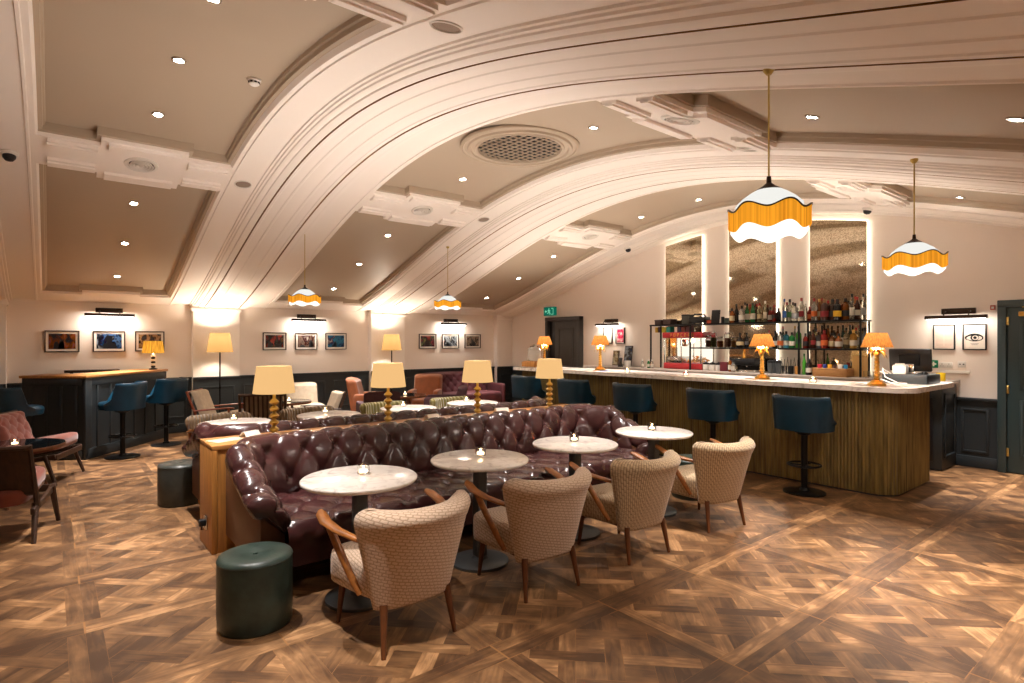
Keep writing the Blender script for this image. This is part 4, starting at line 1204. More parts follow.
# books between popcorn machine and upper shelf
bk = [(658.2, (214, 170, 60), 'yellow'), (661.2, (60, 40, 60), 'dark plum'), (665.6, (176, 176, 60), 'olive yellow'), (670.4, (40, 150, 136), 'turquoise'), (677.5, (226, 216, 208), 'white'), (680.4, (40, 46, 80), 'navy'), (685, (88, 44, 42), 'brown'), (690, (78, 38, 40), 'maroon')]
for i, (px, c, nm) in enumerate(bk):
    w = .05 if i in (0, 1, 4, 5) else .085
    t = thing('book', '%s book standing on the popcorn machine under the upper shelf' % nm, 'book', (8.66, y_on(px, 8.66), 1.734), 0, 'books on the popcorn machine')
    m = pm('book_'+nm.replace(' ', '_'), lin(c), .5)
    hh = .095+.008*(i % 2)
    mb = MB(); mb.box((-.055, 0, hh/2), (.006, w, hh), .001); mb.box((0, w/2-.002, hh/2), (.11, .004, hh)); mb.box((0, -w/2+.002, hh/2), (.11, .004, hh)); mb.build('cover', m, t)
    MB().box((.002, 0, hh/2), (.104, w-.009, hh-.008)).build('pages', M['paper'], t)

# popcorn machine
pc = thing('popcorn_machine', 'red popcorn machine with glass case on the back counter', 'popcorn machine', (8.78, 5.94, 1.0885)); pc.scale = (1, .86, 1)
red = pm('popcorn_red', lin((156, 34, 38)), .4)
RZ = .65
MB().box((0, 0, .055), (.40, .90, .10), .008).build('base_tray', red, pc)
MB().box((0, 0, RZ-.055), (.42, .94, .10), .012).build('top_canopy', red, pc)
mb = MB()
for sx in (-1, 1):
    for y in (-.43, .02, .43): MB().box((sx*.19, y, .35), (.018, .018, .50), .002).build('frame_post', M['chrome'], pc)
mb = MB(); mb.box((-.2, .225, .36), (.004, .38, .46)); mb.box((-.2, -.2, .36), (.004, .40, .46)); mb.build('glass_pane', M['glass'], pc)
MB().box((.19, 0, .35), (.008, .86, .48)).build('rear_panel', emat('popcorn_panel_glow', (1., .88, .70), .8), pc)  # emission makes the plain rear panel look warmly lit
MB().box((-.02, .225, .155), (.3, .38, .13), .02).build('steel_hopper', M['chrome'], pc)
ket = MB(); ket.lathe([(0, .40), (.06, .40), (.085, .43), (.085, .50), (.07, .52), (0, .525)], 20, (-.02, .08, 0)); ket.tube([(-.02, .08, .52), (-.02, .08, .60)], .01); k = ket.build('kettle', M['chrome'], pc)
pcm = pm('popcorn', lin((236, 180, 90)), .8)
mb = MB(); rn = random.Random(2)
for i in range(150):
    a = (rn.uniform(-.15, .14), rn.uniform(-.40, -.03)); hgt = .12+rn.random()*.13*(1-abs(a[1]+.22)/.25)
    mb.lathe([(0, -.014), (.014, 0), (0, .014)], 5, (a[0], a[1], hgt))
tag(mb.build('popcorn_heap', pcm, pc), kind='stuff')
mb = MB()
# raised lettering on the canopy
def letters(mb, txt, cy, z, h, adv, x, par):
    G = {'P': [((0, 0), (0, 1)), ((0, 1), (.6, 1)), ((.6, 1), (.6, .5)), ((.6, .5), (0, .5))], 'O': [((0, 0), (0, 1)), ((0, 1), (.6, 1)), ((.6, 1), (.6, 0)), ((.6, 0), (0, 0))],
         'C': [((.6, 1), (0, 1)), ((0, 1), (0, 0)), ((0, 0), (.6, 0))], 'R': [((0, 0), (0, 1)), ((0, 1), (.6, 1)), ((.6, 1), (.6, .5)), ((.6, .5), (0, .5)), ((.2, .5), (.6, 0))],
         'N': [((0, 0), (0, 1)), ((0, 1), (.6, 0)), ((.6, 0), (.6, 1))]}
    for i, ch in enumerate(txt):
        mb = MB()
        for (a, b), (c, d) in G[ch]:
            y1, z1 = cy-(i*adv+a*h), z+b*h; y2, z2 = cy-(i*adv+c*h), z+d*h
            L = math.hypot(y2-y1, z2-z1)+.006; ang = math.atan2(z2-z1, y2-y1)
            mb.box((x, (y1+y2)/2, (z1+z2)/2), (.004, L, .007), 0, Matrix.Rotation(ang, 3, 'X'))
        mb.build('letter', M['brass'], par)
letters(mb, 'POPCORN', .27, RZ-.082, .055, .085, -.212, pc)
light('popcorn_lamp', 'POINT', (0, -.1, .50), 3, (1, .8, .5), pc, size=.04)

# things on the back counter
ZC = 1.0885
def tb(px, X): return (X, y_on(px, X), ZC)
for i, px in enumerate((706, 712.4, 718.6)):
    t = thing('canister', 'white lidded canister on the back counter, %s from the popcorn machine' % ORD[i], 'canister', tb(px, 8.6), 0, 'white canisters on the back counter')
    MB().lathe([(0, 0), (.046, 0), (.05, .01), (.05, .10), (0, .10)], 20).build('body', M['white'], t)
    MB().lathe([(.052, .10), (.052, .125), (.02, .135), (0, .15)], 20).build('lid', M['blackpl'], t)
block('carton', 'maroon carton with pale label on the back counter', 'carton', 725, ZC, (.10, .13, .15), pm('carton_maroon', lin((96, 24, 34)), .5), 8.6)
bottle('short', 'amber', 'white', 'black', tb(730.5, 8.5), 'small amber bottle on the back counter right of the maroon carton', None, 1.2)
bottle('short', 'clear', 'white', 'black', tb(733.2, 8.43), 'small clear bottle with white label left of the black coffee machine', None, 1.0)
cm = thing('coffee_machine', 'black coffee machine on the back counter behind the bar lamp', 'coffee machine', tb(748, 8.66))
MB().box((0, 0, .16), (.34, .40, .10), .015).build('upper_housing', M['blackpl'], cm)
MB().box((.10, 0, .09), (.14, .40, .18), .01).build('rear_housing', M['blackpl'], cm)
MB().box((0, 0, .02), (.34, .40, .035), .006).build('drip_tray', M['chrome'], cm)
for yy in (-.09, .09): MB().tube([(-.06, yy, .12), (-.06, yy, .10), (-.2, yy, .095)], .013).build('portafilter', M['chrome'], cm)
MB().lathe([(0, 0), (.018, 0), (.018, .012), (0, .012)], 14, (-.09, .1, .21)).build('knob', M['chrome'], cm)
for i, px in enumerate((770.3, 774.6, 778.6)):
    t = thing('shaker_tin', 'steel cocktail tin on the back counter, %s right of the bar lamp' % ORD[i], 'shaker', tb(px, (8.5, 8.62, 8.5)[i]), 0, 'cocktail tins on the back counter')
    MB().lathe([(0, 0), (.033, 0), (.043, .16), (.043, .165), (.0, .165)], 20).build('cup', M['iron'], t)
    MB().lathe([(.044, .16), (.04, .19), (.02, .205), (0, .208)], 20).build('cap', M['blackpl'], t)
def toolpot(px, lb, mat, X=8.6):
    t = thing('tool_pot', lb, 'tool pot', tb(px, X))
    MB().lathe([(0, 0), (.038, 0), (.042, .12), (.038, .12), (.035, .01), (0, .01)], 20).build('pot', mat, t)
    for k in range(4):
        a = k*1.6+.4
        MB().tube([(.015*math.cos(a), .015*math.sin(a), .02), (.045*math.cos(a), .045*math.sin(a), .22+.03*(k % 2))], .004, 6).build('bar_spoon', M['chrome'], t)
toolpot(784.5, 'steel pot of bar spoons on the back counter', M['chrome']); toolpot(790.8, 'black pot of bar tools on the back counter', M['blackpl']); toolpot(797.6, 'wooden pot of bar tools on the back counter', M['oak'])
bottle('slim', 'lime', None, 'green', tb(804.2, 8.58), 'tall bright green bottle left of the wicker basket', None, .9)
bottle('square', 'black', 'white', 'black', tb(808.8, 8.55), 'dark bottle with white label left of the wicker basket', None, 1.0)
bas = thing('wicker_basket', 'wicker basket of snack packets on the back counter', 'basket', tb(833, 8.5))
def wick():
    m, nt, b = nmat('wicker'); N = nt.nodes; L = nt.links
    tc = N.new('ShaderNodeTexCoord'); br = N.new('ShaderNodeTexBrick'); br.inputs['Scale'].default_value = 1
    br.inputs['Brick Width'].default_value = .03; br.inputs['Row Height'].default_value = .012; br.inputs['Mortar Size'].default_value = .002
    br.inputs['Color1'].default_value = lin((214, 156, 88)); br.inputs['Color2'].default_value = lin((188, 130, 68)); br.inputs['Mortar'].default_value = lin((80, 46, 20))
    uv = N.new('ShaderNodeUVMap'); uv.uv_map = 'UVMap'
    L.new(uv.outputs[0], br.inputs['Vector']); L.new(br.outputs[0], b.inputs['Base Color']); b.inputs['Roughness'].default_value = .7
    return m
M['wicker'] = wick()
mb = MB(); bw, bd, bh = .44, .24, .105
for dy in (-1, 1): mb.box((0, dy*bw/2, bh/2), (bd, .014, bh), .003)
for dx in (-1, 1): mb.box((dx*bd/2, 0, bh/2), (.014, bw, bh), .003)
mb.box((0, 0, .008), (bd, bw, .014)); mb.build('basket_body', M['wicker'], bas)
mb = MB(); mb.tube([(-bd/2, -bw/2, bh), (bd/2, -bw/2, bh), (bd/2, bw/2, bh), (-bd/2, bw/2, bh)], .011, 8, closed=True); mb.build('basket_rim', M['wicker'], bas)
pk = [((196, 40, 60), 'red'), ((36, 48, 110), 'navy'), ((226, 160, 40), 'yellow'), ((60, 34, 30), 'brown'), ((224, 214, 200), 'white'), ((40, 120, 160), 'blue')]
bx_, by_, bz_ = tb(833, 8.5)
for i, (c, nm) in enumerate(pk):
    t = thing('snack_packet', '%s snack packet standing in the wicker basket' % nm, 'snack packet', (bx_-.02, by_+.17-.068*i, bz_+.016), .2*(-1)**i, 'snack packets in the basket')
    lo = []
    for z, th, w in ((0, .002, .055), (.008, .006, .057), (.05, .022, .052), (.11, .016, .054), (.142, .004, .058), (.15, .002, .058)):
        lo.append([(th*math.cos(2*PI*k/16), w/2*math.sin(2*PI*k/16), z) for k in range(16)])
    MB().loft(lo).build('packet', pm('packet_'+nm, lin(c), .3, .2), t)
block('paper_box', 'cream box at the right end of the back counter shelving', 'box', 860, ZC, (.12, .16, .30), pm('box_cream', lin((232, 190, 120)), .6), 8.72)
for i, px in enumerate((866.5, 871.2, 876)):
    t = thing('tumbler', 'upturned glass tumbler on the back counter by the right bar lamp, %s from left' % ORD[i], 'glass', tb(px, 8.5), 0, 'tumblers on the back counter')
    MB().lathe([(0, 0), (.032, 0), (.034, .09), (.031, .09), (.029, .012), (0, .012)], 18).build('bowl', M['glass'], t)
    MB().lathe([(0.001, .0005), (.031, .0005), (.031, .004), (0.001, .004)], 18).build('thick_base', M['glass'], t)
# back counter left: bottles, cups, leaning posters
for i, (px, c) in enumerate(((642.5, 'clear'), (648.5, 'green'), (652.0, 'clear'))):
    bottle('short', c, 'white', 'white', (8.5, y_on(px, 8.5), ZC), 'small %s bottle left of the popcorn machine, %s from the left' % (c, ORD[i]), 'small bottles left of the popcorn machine', .85)
def mug(loc, lb, mat, h=.085, r=.04, rz=0):
    t = thing('mug', lb, 'mug', loc, rz)
    MB().lathe([(0, 0), (r*.9, 0), (r, .008), (r, h), (r-.004, h), (r-.005, .01), (0, .01)], 22).build('cup', mat, t)
    MB().tube([(r-.002, 0, h*.8), (r+.022, 0, h*.72), (r+.024, 0, h*.35), (r-.002, 0, h*.22)], .005, 8).build('handle', mat, t)
mug((8.55, 2.20, 1.088), 'yellow mug at the near end of the back counter', pm('yellow_glaze', lin((232, 196, 40)), .3), .10, .05)
mug((8.5, y_on(627.5, 8.5), ZC), 'white mug on the back counter between the bar lamp and the popcorn machine', M['white'], .12, .06)
t = thing('grinder', 'small black grinder on the back counter left of the white mug', 'grinder', (8.5, y_on(620.5, 8.5), ZC))
MB().lathe([(0, 0), (.05, 0), (.045, .05), (.03, .07), (.03, .10), (0, .10)], 18).build('base', M['blackpl'], t)
MB().lathe([(.025, .10), (.04, .16), (.036, .17), (0, .175)], 18).build('hopper', M['iron'], t)

# till
ti = thing('till_monitor', 'black till monitor seen from behind at the near end of the bar', 'monitor', (7.42, 2.19, BT+.1008), R(0))
scr = MB(); scr.box((0, 0, .15), (.045, .40, .25), .012, Matrix.Rotation(R(-8), 3, 'Y')); scr.build('screen_housing', M['blackpl'], ti)
MB().box((-.035, 0, .15), (.03, .2, .13), .01, Matrix.Rotation(R(-8), 3, 'Y')).build('rear_cover', M['black'], ti)
mb = MB(); mb.box((-.035, 0, .07), (.03, .10, .12), .01, Matrix.Rotation(R(10), 3, 'Y')); mb.box((0, 0, .008), (.2, .2, .016), .004); mb.build('stand', M['chrome'], ti)
dr = thing('cash_register', 'dark grey cash register base on the marble at the near end of the bar', 'cash register', (7.38, 2.17, BT+.0005))
MB().box((0, 0, .05), (.44, .42, .10), .006).build('drawer_box', M['wains'], dr)
MB().box((0, -.212, .048), (.41, .006, .08), .002).build('drawer_front', M['blackpl'], dr)
MB().tube([(-.2, .16, .10), (-.27, .24, .13), (-.33, .22, .06), (-.30, .10, .009), (-.36, .02, .009)], .006, 8).build('white_cable', M['white'], dr)
MB().tube([(-.17, .14, .10), (-.24, .20, .16), (-.28, .16, .07), (-.25, .05, .009), (-.30, -.05, .009)], .006, 8).build('white_cable', M['white'], dr)
pr = thing('receipt_printer', 'small white receipt printer on the cash register below the monitor', 'printer', (7.25, 2.23, BT+.1008))
MB().box((0, 0, .05), (.14, .13, .10), .015, Matrix.Rotation(R(6), 3, 'Z')).build('printer_body', M['white'], pr)
MB().box((-.02, 0, .106), (.05, .08, .02), .004).build('paper_slot', M['paper'], pr)
mo = thing('computer_mouse', 'black mouse beside the receipt printer on the cash register', 'mouse', (7.33, 2.03, BT+.1008))
lo = [[(.05*s*math.cos(2*PI*k/20), .03*s*math.sin(2*PI*k/20), z) for k in range(20)] for z, s in ((0, .95), (.008, 1), (.018, .9), (.026, .6), (.028, .15))]
MB().loft(lo).build('shell', M['blackpl'], mo); MB().box((.025, 0, .024), (.012, .004, .008), .001).build('wheel', M['iron'], mo)

# gilded palm lamps on the bar
def make_palm(label):
    t = thing('palm_lamp', label, 'table lamp', group='gilded palm lamps on the bar')
    MB().lathe([(.085, 0), (.085, .02), (.06, .04), (.045, .055), (.0, .06)], 24).build('base', M['brass'], t)
    pr = []
    for k in range(8): pr += [(.022-.0006*k, .05+.034*k), (.031-.0011*k, .05+.034*k+.022)]
    pr += [(.02, .325)]
    MB().lathe(pr, 16).build('trunk', M['brass'], t)
    for k in range(10):
        a = k*PI/5+.2; mb = MB(); lp = []
        for s in range(9):
            u = s/8; rr = .015+(.085 if k % 2 else .07)*u; z = (.315 if k % 2 else .335)+.06*math.sin(u*2.3)-(.075 if k % 2 else .035)*u*u; w = .024*math.sin(PI*min(1, .12+u*.88))+.002
            cx, cy = rr*math.cos(a), rr*math.sin(a); px_, py_ = -math.sin(a), math.cos(a)
            lp.append([(cx+px_*w, cy+py_*w, z-.006), (cx, cy, z+.006), (cx-px_*w, cy-py_*w, z-.006), (cx, cy, z+.001)])
        mb.loft(lp); mb.build('palm_leaf', M['brass'], t)
    # pleated shade
    N = 96; lo = []
    for r, z in ((.142, .395), (.088, .545)):
        lo.append([((r+.004*(k % 2))*math.cos(2*PI*k/N), (r+.004*(k % 2))*math.sin(2*PI*k/N), z) for k in range(N)])
    MB().loft(lo, False, False).build('lamp_shade', EM['oshade'], t, sharp=10)
    MB().lathe([(0, .36), (.02, .39), (.028, .43), (0, .47)], 12).build('bulb', EM['bulb'], t)
    light('palm_glow', 'POINT', (0, 0, .48), 44, (1, .88, .76), t, size=.04)
    return t
pl = None
for x, y, lb in ((6.66, 2.26, 'gilded palm lamp at the near end of the bar, by the till'), (6.74, 3.53, 'gilded palm lamp on the bar in front of the coffee machine'),
                 (6.80, 6.22, 'gilded palm lamp on the bar in front of the two small framed notices'), (7.02, 7.78, 'gilded palm lamp at the far end of the bar, beside the grey door')):
    if pl is None: pl = make_palm(lb); o = pl
    else: o = dup(pl, label=lb)
    o.location = (x, y, BT+.0005)
for x, y, lb in ((6.62, 2.88, 'glass tea light on the bar between the two nearest palm lamps'), (6.62, 4.52, 'glass tea light on the bar in front of the popcorn machine'), (6.62, 5.52, 'glass tea light on the bar just right of the third palm lamp'), (6.62, 6.98, 'glass tea light near the far end of the bar')):
    candle(x, y, BT+.0005, lb)
t = thing('blue_card', 'small blue card lying on the bar top', 'card', (6.6, 5.95, BT+.0005), .3)
MB().box((0, 0, .003), (.12, .10, .006), .001).build('card', pm('card_blue', lin((40, 90, 190)), .4), t)
# crate with glass dispenser at the far end
cr = thing('wooden_crate', 'pale wooden crate at the far end of the bar', 'crate', (6.72, 7.72, BT+.0005))
mb = MB(); mb.box((0, 0, .05), (.30, .34, .085), .004); mb.build('crate_body', M['oak'], cr)
MB().box((0, 0, .1), (.26, .30, .012), .002).build('crate_lid', M['oaktop'], cr)
gd = thing('drinks_dispenser', 'clear glass drinks dispenser standing on the pale crate', 'dispenser', (6.72, 7.72, BT+.1075))
MB().lathe([(0, 0), (.105, 0), (.115, .01), (.115, .20), (.08, .24), (.07, .245), (.066, .24), (.108, .195), (.108, .012), (0, .012)], 28).build('glass_jar', pm('frosted_glass', lin((226, 220, 210)), .25, trans=.35), gd)
MB().lathe([(.075, .246), (.08, .26), (.02, .275), (.02, .295), (0, .3)], 20).build('lid', M['chrome'], gd)
MB().tube([(-.10, 0, .03), (-.15, 0, .03), (-.15, 0, .012)], .009).build('tap', M['chrome'], gd)

# bar stools
def make_stool(label, grp):
    t = thing('bar_stool', label, 'bar stool', group=grp)
    # faces +x ; back shell wraps round the rear
    N = 40; NV = 10; lo = []
    def ring(v, grow=0.):
        z = .66+.345*v
        o = []; i_ = []
        for k in range(N+1):
            a = R(-112)+R(224)*k/N          # 0 = straight back
            f = abs(a)/R(112)
            cut = min(1, max(0, (f-.70)/.13)); cut = cut*cut*(3-2*cut)
            zz = z-max(0, z-.735)*.80*cut-.05*max(0, f-.83)/.17*v
            rx, ry = .235+.02*v, .268+.022*v
            th = .045
            c, s = math.cos(a), math.sin(a)
            sup = (abs(c)**3+abs(s)**3)**(-1/3)
            o.append((-rx*c*sup, ry*s*sup, zz)); i_.append((-(rx-th)*c*sup, (ry-th)*s*sup, zz))
        return o + i_[::-1]
    loops = [ring(j/NV) for j in range(NV+1)]
    # rounded top edge
    top = loops[-1]; n2 = len(top)//2
    cap = []
    for k in range(len(top)):
        p = Vector(top[k]); q = Vector(top[len(top)-1-k]); cap.append(p.lerp(q, .2)+Vector((0, 0, .012)))
    loops.append(cap)
    MB().loft(loops).build('backrest', M['blue'], t, sharp=50)
    lo = []
    for z, s in ((.655, .90), (.665, .97), (.72, 1.), (.75, .98), (.765, .9), (.77, .6), (.771, .1)):
        lp = []
        for k in range(40):
            a = 2*PI*k/40; c, s_ = math.cos(a), math.sin(a); rr = (abs(c)**3.4+abs(s_)**3.4)**(-1/3.4)
            lp.append((.035+.225*rr*c*s, .215*rr*s_*s, z))
        lo.append(lp)
    MB().loft(lo).build('seat', M['blue'], t, sharp=50)
    mb = MB(); mb.cyl((0, 0, .02), (0, 0, .64), .032, n=20); mb.lathe([(.10, .655), (.10, .63), (.04, .60)], 20); mb.build('column', M['black'], t)
    MB().lathe([(.205, 0), (.205, .012), (.19, .018), (.05, .026), (.04, .05), (0, .05)], 40).build('base', M['black'], t)
    mb = MB(); mb.tube([(.155*math.cos(2*PI*k/40), .155*math.sin(2*PI*k/40), .29) for k in range(40)], .011, 8, closed=True)
    for k in range(3): mb.cyl((.03*math.cos(2*PI*k/3), .03*math.sin(2*PI*k/3), .285), (.155*math.cos(2*PI*k/3), .155*math.sin(2*PI*k/3), .29), .009, n=8)
    mb.build('foot_ring', M['black'], t)
    return t
BS = [(2.76, 'nearest the camera'), (3.82, 'second from the near end'), (4.98, 'third from the near end'), (6.07, 'fourth from the near end'), (7.17, 'at the far end')]
st = None
for y, n in BS:
    lb = 'teal leather bar stool at the ribbed bar, %s' % n
    if st is None: st = make_stool(lb, 'teal stools along the bar'); o = st
    else: o = dup(st, label=lb)
    o.location = (6.14, y, 0); o.rotation_euler = (0, 0, R((-3, 4, 2, -2, 3)[BS.index((y, n))]))
# ------------------------------------------------------------------ things on the walls
def art(name, cols, scale, seed, blocks=None, stretch=(1, 1, 1)):
    m, nt, b = nmat(name); N = nt.nodes; L = nt.links
    tc = N.new('ShaderNodeTexCoord'); mp = N.new('ShaderNodeMapping'); mp.inputs['Location'].default_value = (seed*3.1, seed*1.7, seed*.9); mp.inputs['Scale'].default_value = stretch
    nz = N.new('ShaderNodeTexNoise'); nz.inputs['Scale'].default_value = scale; nz.inputs['Detail'].default_value = 3; nz.inputs['Distortion'].default_value = .6
    L.new(tc.outputs['Object'], mp.inputs[0]); L.new(mp.outputs[0], nz.inputs['Vector'])
    rp = N.new('ShaderNodeValToRGB'); rp.color_ramp.interpolation = 'CARDINAL'
    e = rp.color_ramp.elements
    n = len(cols)
    e[0].position = .3; e[0].color = lin(cols[0]); e[1].position = .7; e[1].color = lin(cols[-1])
    for i in range(1, n-1):
        x = e.new(.3+.4*i/(n-1)); x.color = lin(cols[i])
    L.new(nz.outputs['Fac'], rp.inputs[0]); L.new(rp.outputs[0], b.inputs['Base Color']); b.inputs['Roughness'].default_value = .25
    return m
def picture(label, loc, w, h, axis, artm, group, mat_w=.03, fr=.016, extra=None):
    """axis 'y': hangs on the picture wall facing -Y ; 'x': on the bar wall facing -X"""
    t = thing('framed_picture', label, 'picture', loc, 0 if axis == 'y' else -PI/2, group)
    mb = MB()
    for sx in (-1, 1): mb.box((sx*(w/2-fr/2), -.014, 0), (fr, .028, h), .003)
    for sz in (-1, 1): mb.box((0, -.014, sz*(h/2-fr/2)), (w-2*fr, .028, fr), .003)
    mb.build('frame', M['frame'] if axis == 'y' else M['blackpl'], t)
    MB().box((0, -.008, 0), (w-2*fr+.004, .008, h-2*fr+.004)).build('mount', M['paper'], t)
    MB().box((0, -.013, 0), (w-2*fr-2*mat_w, .004, h-2*fr-2*mat_w)).build('print', artm, t) if artm else None
    return t
A = [((14, 8, 10), (44, 24, 24), (120, 60, 30), (60, 60, 120)), ((10, 14, 24), (60, 90, 130), (20, 24, 34), (150, 170, 190)), ((12, 10, 10), (60, 40, 26), (150, 110, 70), (20, 18, 18)),
     ((30, 16, 12), (120, 40, 26), (26, 34, 26), (150, 90, 50)), ((30, 30, 34), (110, 90, 80), (60, 20, 24), (190, 180, 170)), ((10, 40, 60), (20, 90, 120), (40, 20, 50), (170, 160, 150)),
     ((40, 16, 14), (130, 44, 30), (30, 30, 26), (120, 110, 60)), ((60, 66, 74), (150, 156, 160), (30, 30, 34), (190, 188, 180)), ((20, 20, 20), (70, 64, 60), (140, 120, 100), (14, 14, 16))]
XS = [(.15, .43), (.75, .43), (1.31, .42), (3.33, .43), (3.93, .43), (4.53, .44), (6.67, .45), (7.28, .46), (7.91, .46)]
PL = ['dark photograph in a brown frame, first of the three over the corner counter', 'framed blue photograph with a head silhouette, middle one over the corner counter', 'framed photograph behind the yellow desk lamp, right of the three over the corner counter',
      'framed photograph with red tones, left of the middle three', 'framed photograph of pale and red shapes, centre of the middle three', 'framed photograph with teal tones, right of the middle three',
      'framed red and olive photograph, left of the three furthest along the picture wall', 'framed grey street photograph, centre of the three furthest along the picture wall', 'framed dark photograph, right of the three nearest the room corner']
for i, ((x, w), lb) in enumerate(zip(XS, PL)):
    t = picture(lb, (x, PY-.002, 1.575), w, .335, 'y', art('print_%d' % i, A[i], 7+i % 3*2, i, stretch=(1, 1, .7)), 'framed photographs on the picture wall', .032)
    # the main dark shapes of each photograph
    fg = MB(); rn = random.Random(i+11)
    hw, hh = w/2-.05, .118
    if i == 1:
        lo = [[(.0+.05*s*math.cos(2*PI*k/20)-.01, -.0155, -.03+z+.0*k) for k in (0,)] for s, z in ()]
        fg.prism([(-.09, -hh), (-.085, -.05), (-.04, -.02), (-.035, .0), (-.055, .03), (-.05, .075), (-.01, .098), (.035, .085), (.05, .04), (.035, .0), (.04, -.02), (.09, -.05), (.10, -hh)], -.0165, -.0145, Matrix(((1, 0, 0, 0), (0, 0, 1, 0), (0, 1, 0, 0), (0, 0, 0, 1))))
    else:
        for k in range(3):
            cx = rn.uniform(-hw*.7, hw*.7); ww = rn.uniform(.02, .05); h2 = rn.uniform(.05, .16)
            fg.prism([(cx-ww, -hh), (cx-ww*.8, -hh+h2*.7), (cx-ww*.3, -hh+h2), (cx+ww*.4, -hh+h2*.95), (cx+ww, -hh+h2*.6), (cx+ww, -hh)], -.0165, -.0145, Matrix(((1, 0, 0, 0), (0, 0, 1, 0), (0, 1, 0, 0), (0, 0, 0, 1))))
    fg.build('print_figure', pm('print_ink_%d' % i, lin(A[i][0]), .3), t)

def picture_light(label, loc, L, axis, power=5):
    t = thing('picture_light', label, 'picture light', loc, 0 if axis == 'y' else -PI/2, 'bronze picture lights')
    MB().box((0, -.025, .075), (L*.55, .05, .075), .006).build('wall_box', M['bronze'], t)
    mb = MB()
    for sx in (-.2, .2): mb.tube([(sx*L, -.03, .07), (sx*L, -.10, .075), (sx*L, -.15, .01)], .008, 8)
    mb.build('arm', M['bronze'], t)
    n = 10
    pr = [(.032*math.cos(PI*k/n), .006+.045*math.sin(PI*k/n)) for k in range(n+1)]
    mb = MB(); loops = [[(x, -.165+a, b-.03) for a, b in pr] for x in (-L/2, L/2)]
    mb.loft(loops); mb.build('hood', M['bronze'], t)
    MB().cyl((-L/2+.02, -.165, -.030), (L/2-.02, -.165, -.030), .008, n=8).build('tube_lamp', EM['tube'], t)
    light('picture_beam', 'AREA', (0, -.165, -.045), power, (1, .90, .78), t, size=L*.9, rot=(R(38), 0, 0), sy=.03)
    return t
picture_light('bronze picture light above the three photographs over the corner counter', (.75, PY-.001, 2.0), .66, 'y', 4.5)
picture_light('bronze picture light above the middle three photographs', (3.93, PY-.001, 1.99), .66, 'y', 4.5)
picture_light('bronze picture light above the three photographs nearest the room corner', (7.28, PY-.001, 1.98), .68, 'y', 4.5)
picture_light('bronze picture light above the two small notices by the grey door', (BX-.001, 7.93, 1.92), .60, 'x', 2.6)
picture_light('bronze picture light above the two notices by the dark green door', (BX-.001, 2.13, 1.885), .64, 'x', 2.2)

# notices on the bar wall
pink = art('print_pink', ((220, 196, 190), (206, 110, 120), (170, 40, 70), (236, 214, 200)), 9, 4)
picture('small notice on cream paper in a black frame, left of the pink print', (BX-.002, 8.03, 1.69), .245, .33, 'x', pm('notice_cream', lin((226, 214, 196)), .6), 'small framed notices beside the grey door', .012)
t = picture('small pink print in a black frame by the grey door', (BX-.002, 7.70, 1.69), .235, .33, 'x', pink, 'small framed notices beside the grey door', .016)
t = picture('plain cream notice in a black frame under the right picture light', (BX-.002, 2.285, 1.63), .235, .325, 'x', pm('notice_text', lin((226, 206, 190)), .6), 'framed notices beside the green door', .006, .013)
mb = MB()
for cx in (-.045, .045):
    for k in range(14): mb.box((cx, -.0155, .11-.017*k), (.075, .001, .005))
mb.build('small_print', pm('ink_pale', lin((200, 176, 160)), .6), t)
t = picture('cream poster of a black eye drawing in a black frame beside the green door', (BX-.002, 1.97, 1.63), .24, .325, 'x', pm('poster_cream', lin((228, 216, 202)), .6), 'framed notices beside the green door', .006, .013)
mb = MB(); Mf = Matrix(((1, 0, 0, 0), (0, 0, 1, 0), (0, 1, 0, 0), (0, 0, 0, 1)))
def arcband(cx, cz, rx, rz, a0, a1, w0, w1, n=20):
    o = []; i_ = []
    for k in range(n+1):
        a = R(a0+(a1-a0)*k/n); w = (w0+(w1-w0)*k/n)*math.sin(PI*min(1, max(.08, k/n*.9+.08)))
        o.append((cx+(rx+w/2)*math.cos(a), cz+(rz+w/2)*math.sin(a))); i_.append((cx+(rx-w/2)*math.cos(a), cz+(rz-w/2)*math.sin(a)))
    for k in range(n):
        mb.prism([o[k], o[k+1], i_[k+1], i_[k]], -.017, -.0152, Mf)
arcband(0, -.02, .085, .052, 8, 172, .022, .03); arcband(0, -.005, .082, .045, 190, 345, .008, .014)
arcband(.005, -.008, .038, .034, 0, 360, .016, .016); arcband(.02, -.008, .062, .042, -60, 60, .012, .012); arcband(-.03, -.01, .06, .04, 130, 230, .014, .014)
mb.prism([(.005+.018*math.cos(2*PI*k/16), -.008+.018*math.sin(2*PI*k/16)) for k in range(16)], -.017, -.0152, Mf)
for k in range(4): mb.prism([(-.035+.02*k, .075), (-.023+.02*k, .075), (-.023+.02*k, .082), (-.035+.02*k, .082)], -.017, -.0152, Mf)
for zz, w in ((.105, .07), (-.085, .08), (-.098, .06)): mb.prism([(-w/2, zz), (w/2, zz), (w/2, zz+.004), (-w/2, zz+.004)], -.017, -.0152, Mf)
mb.build('eye_drawing', M['blackpl'], t)

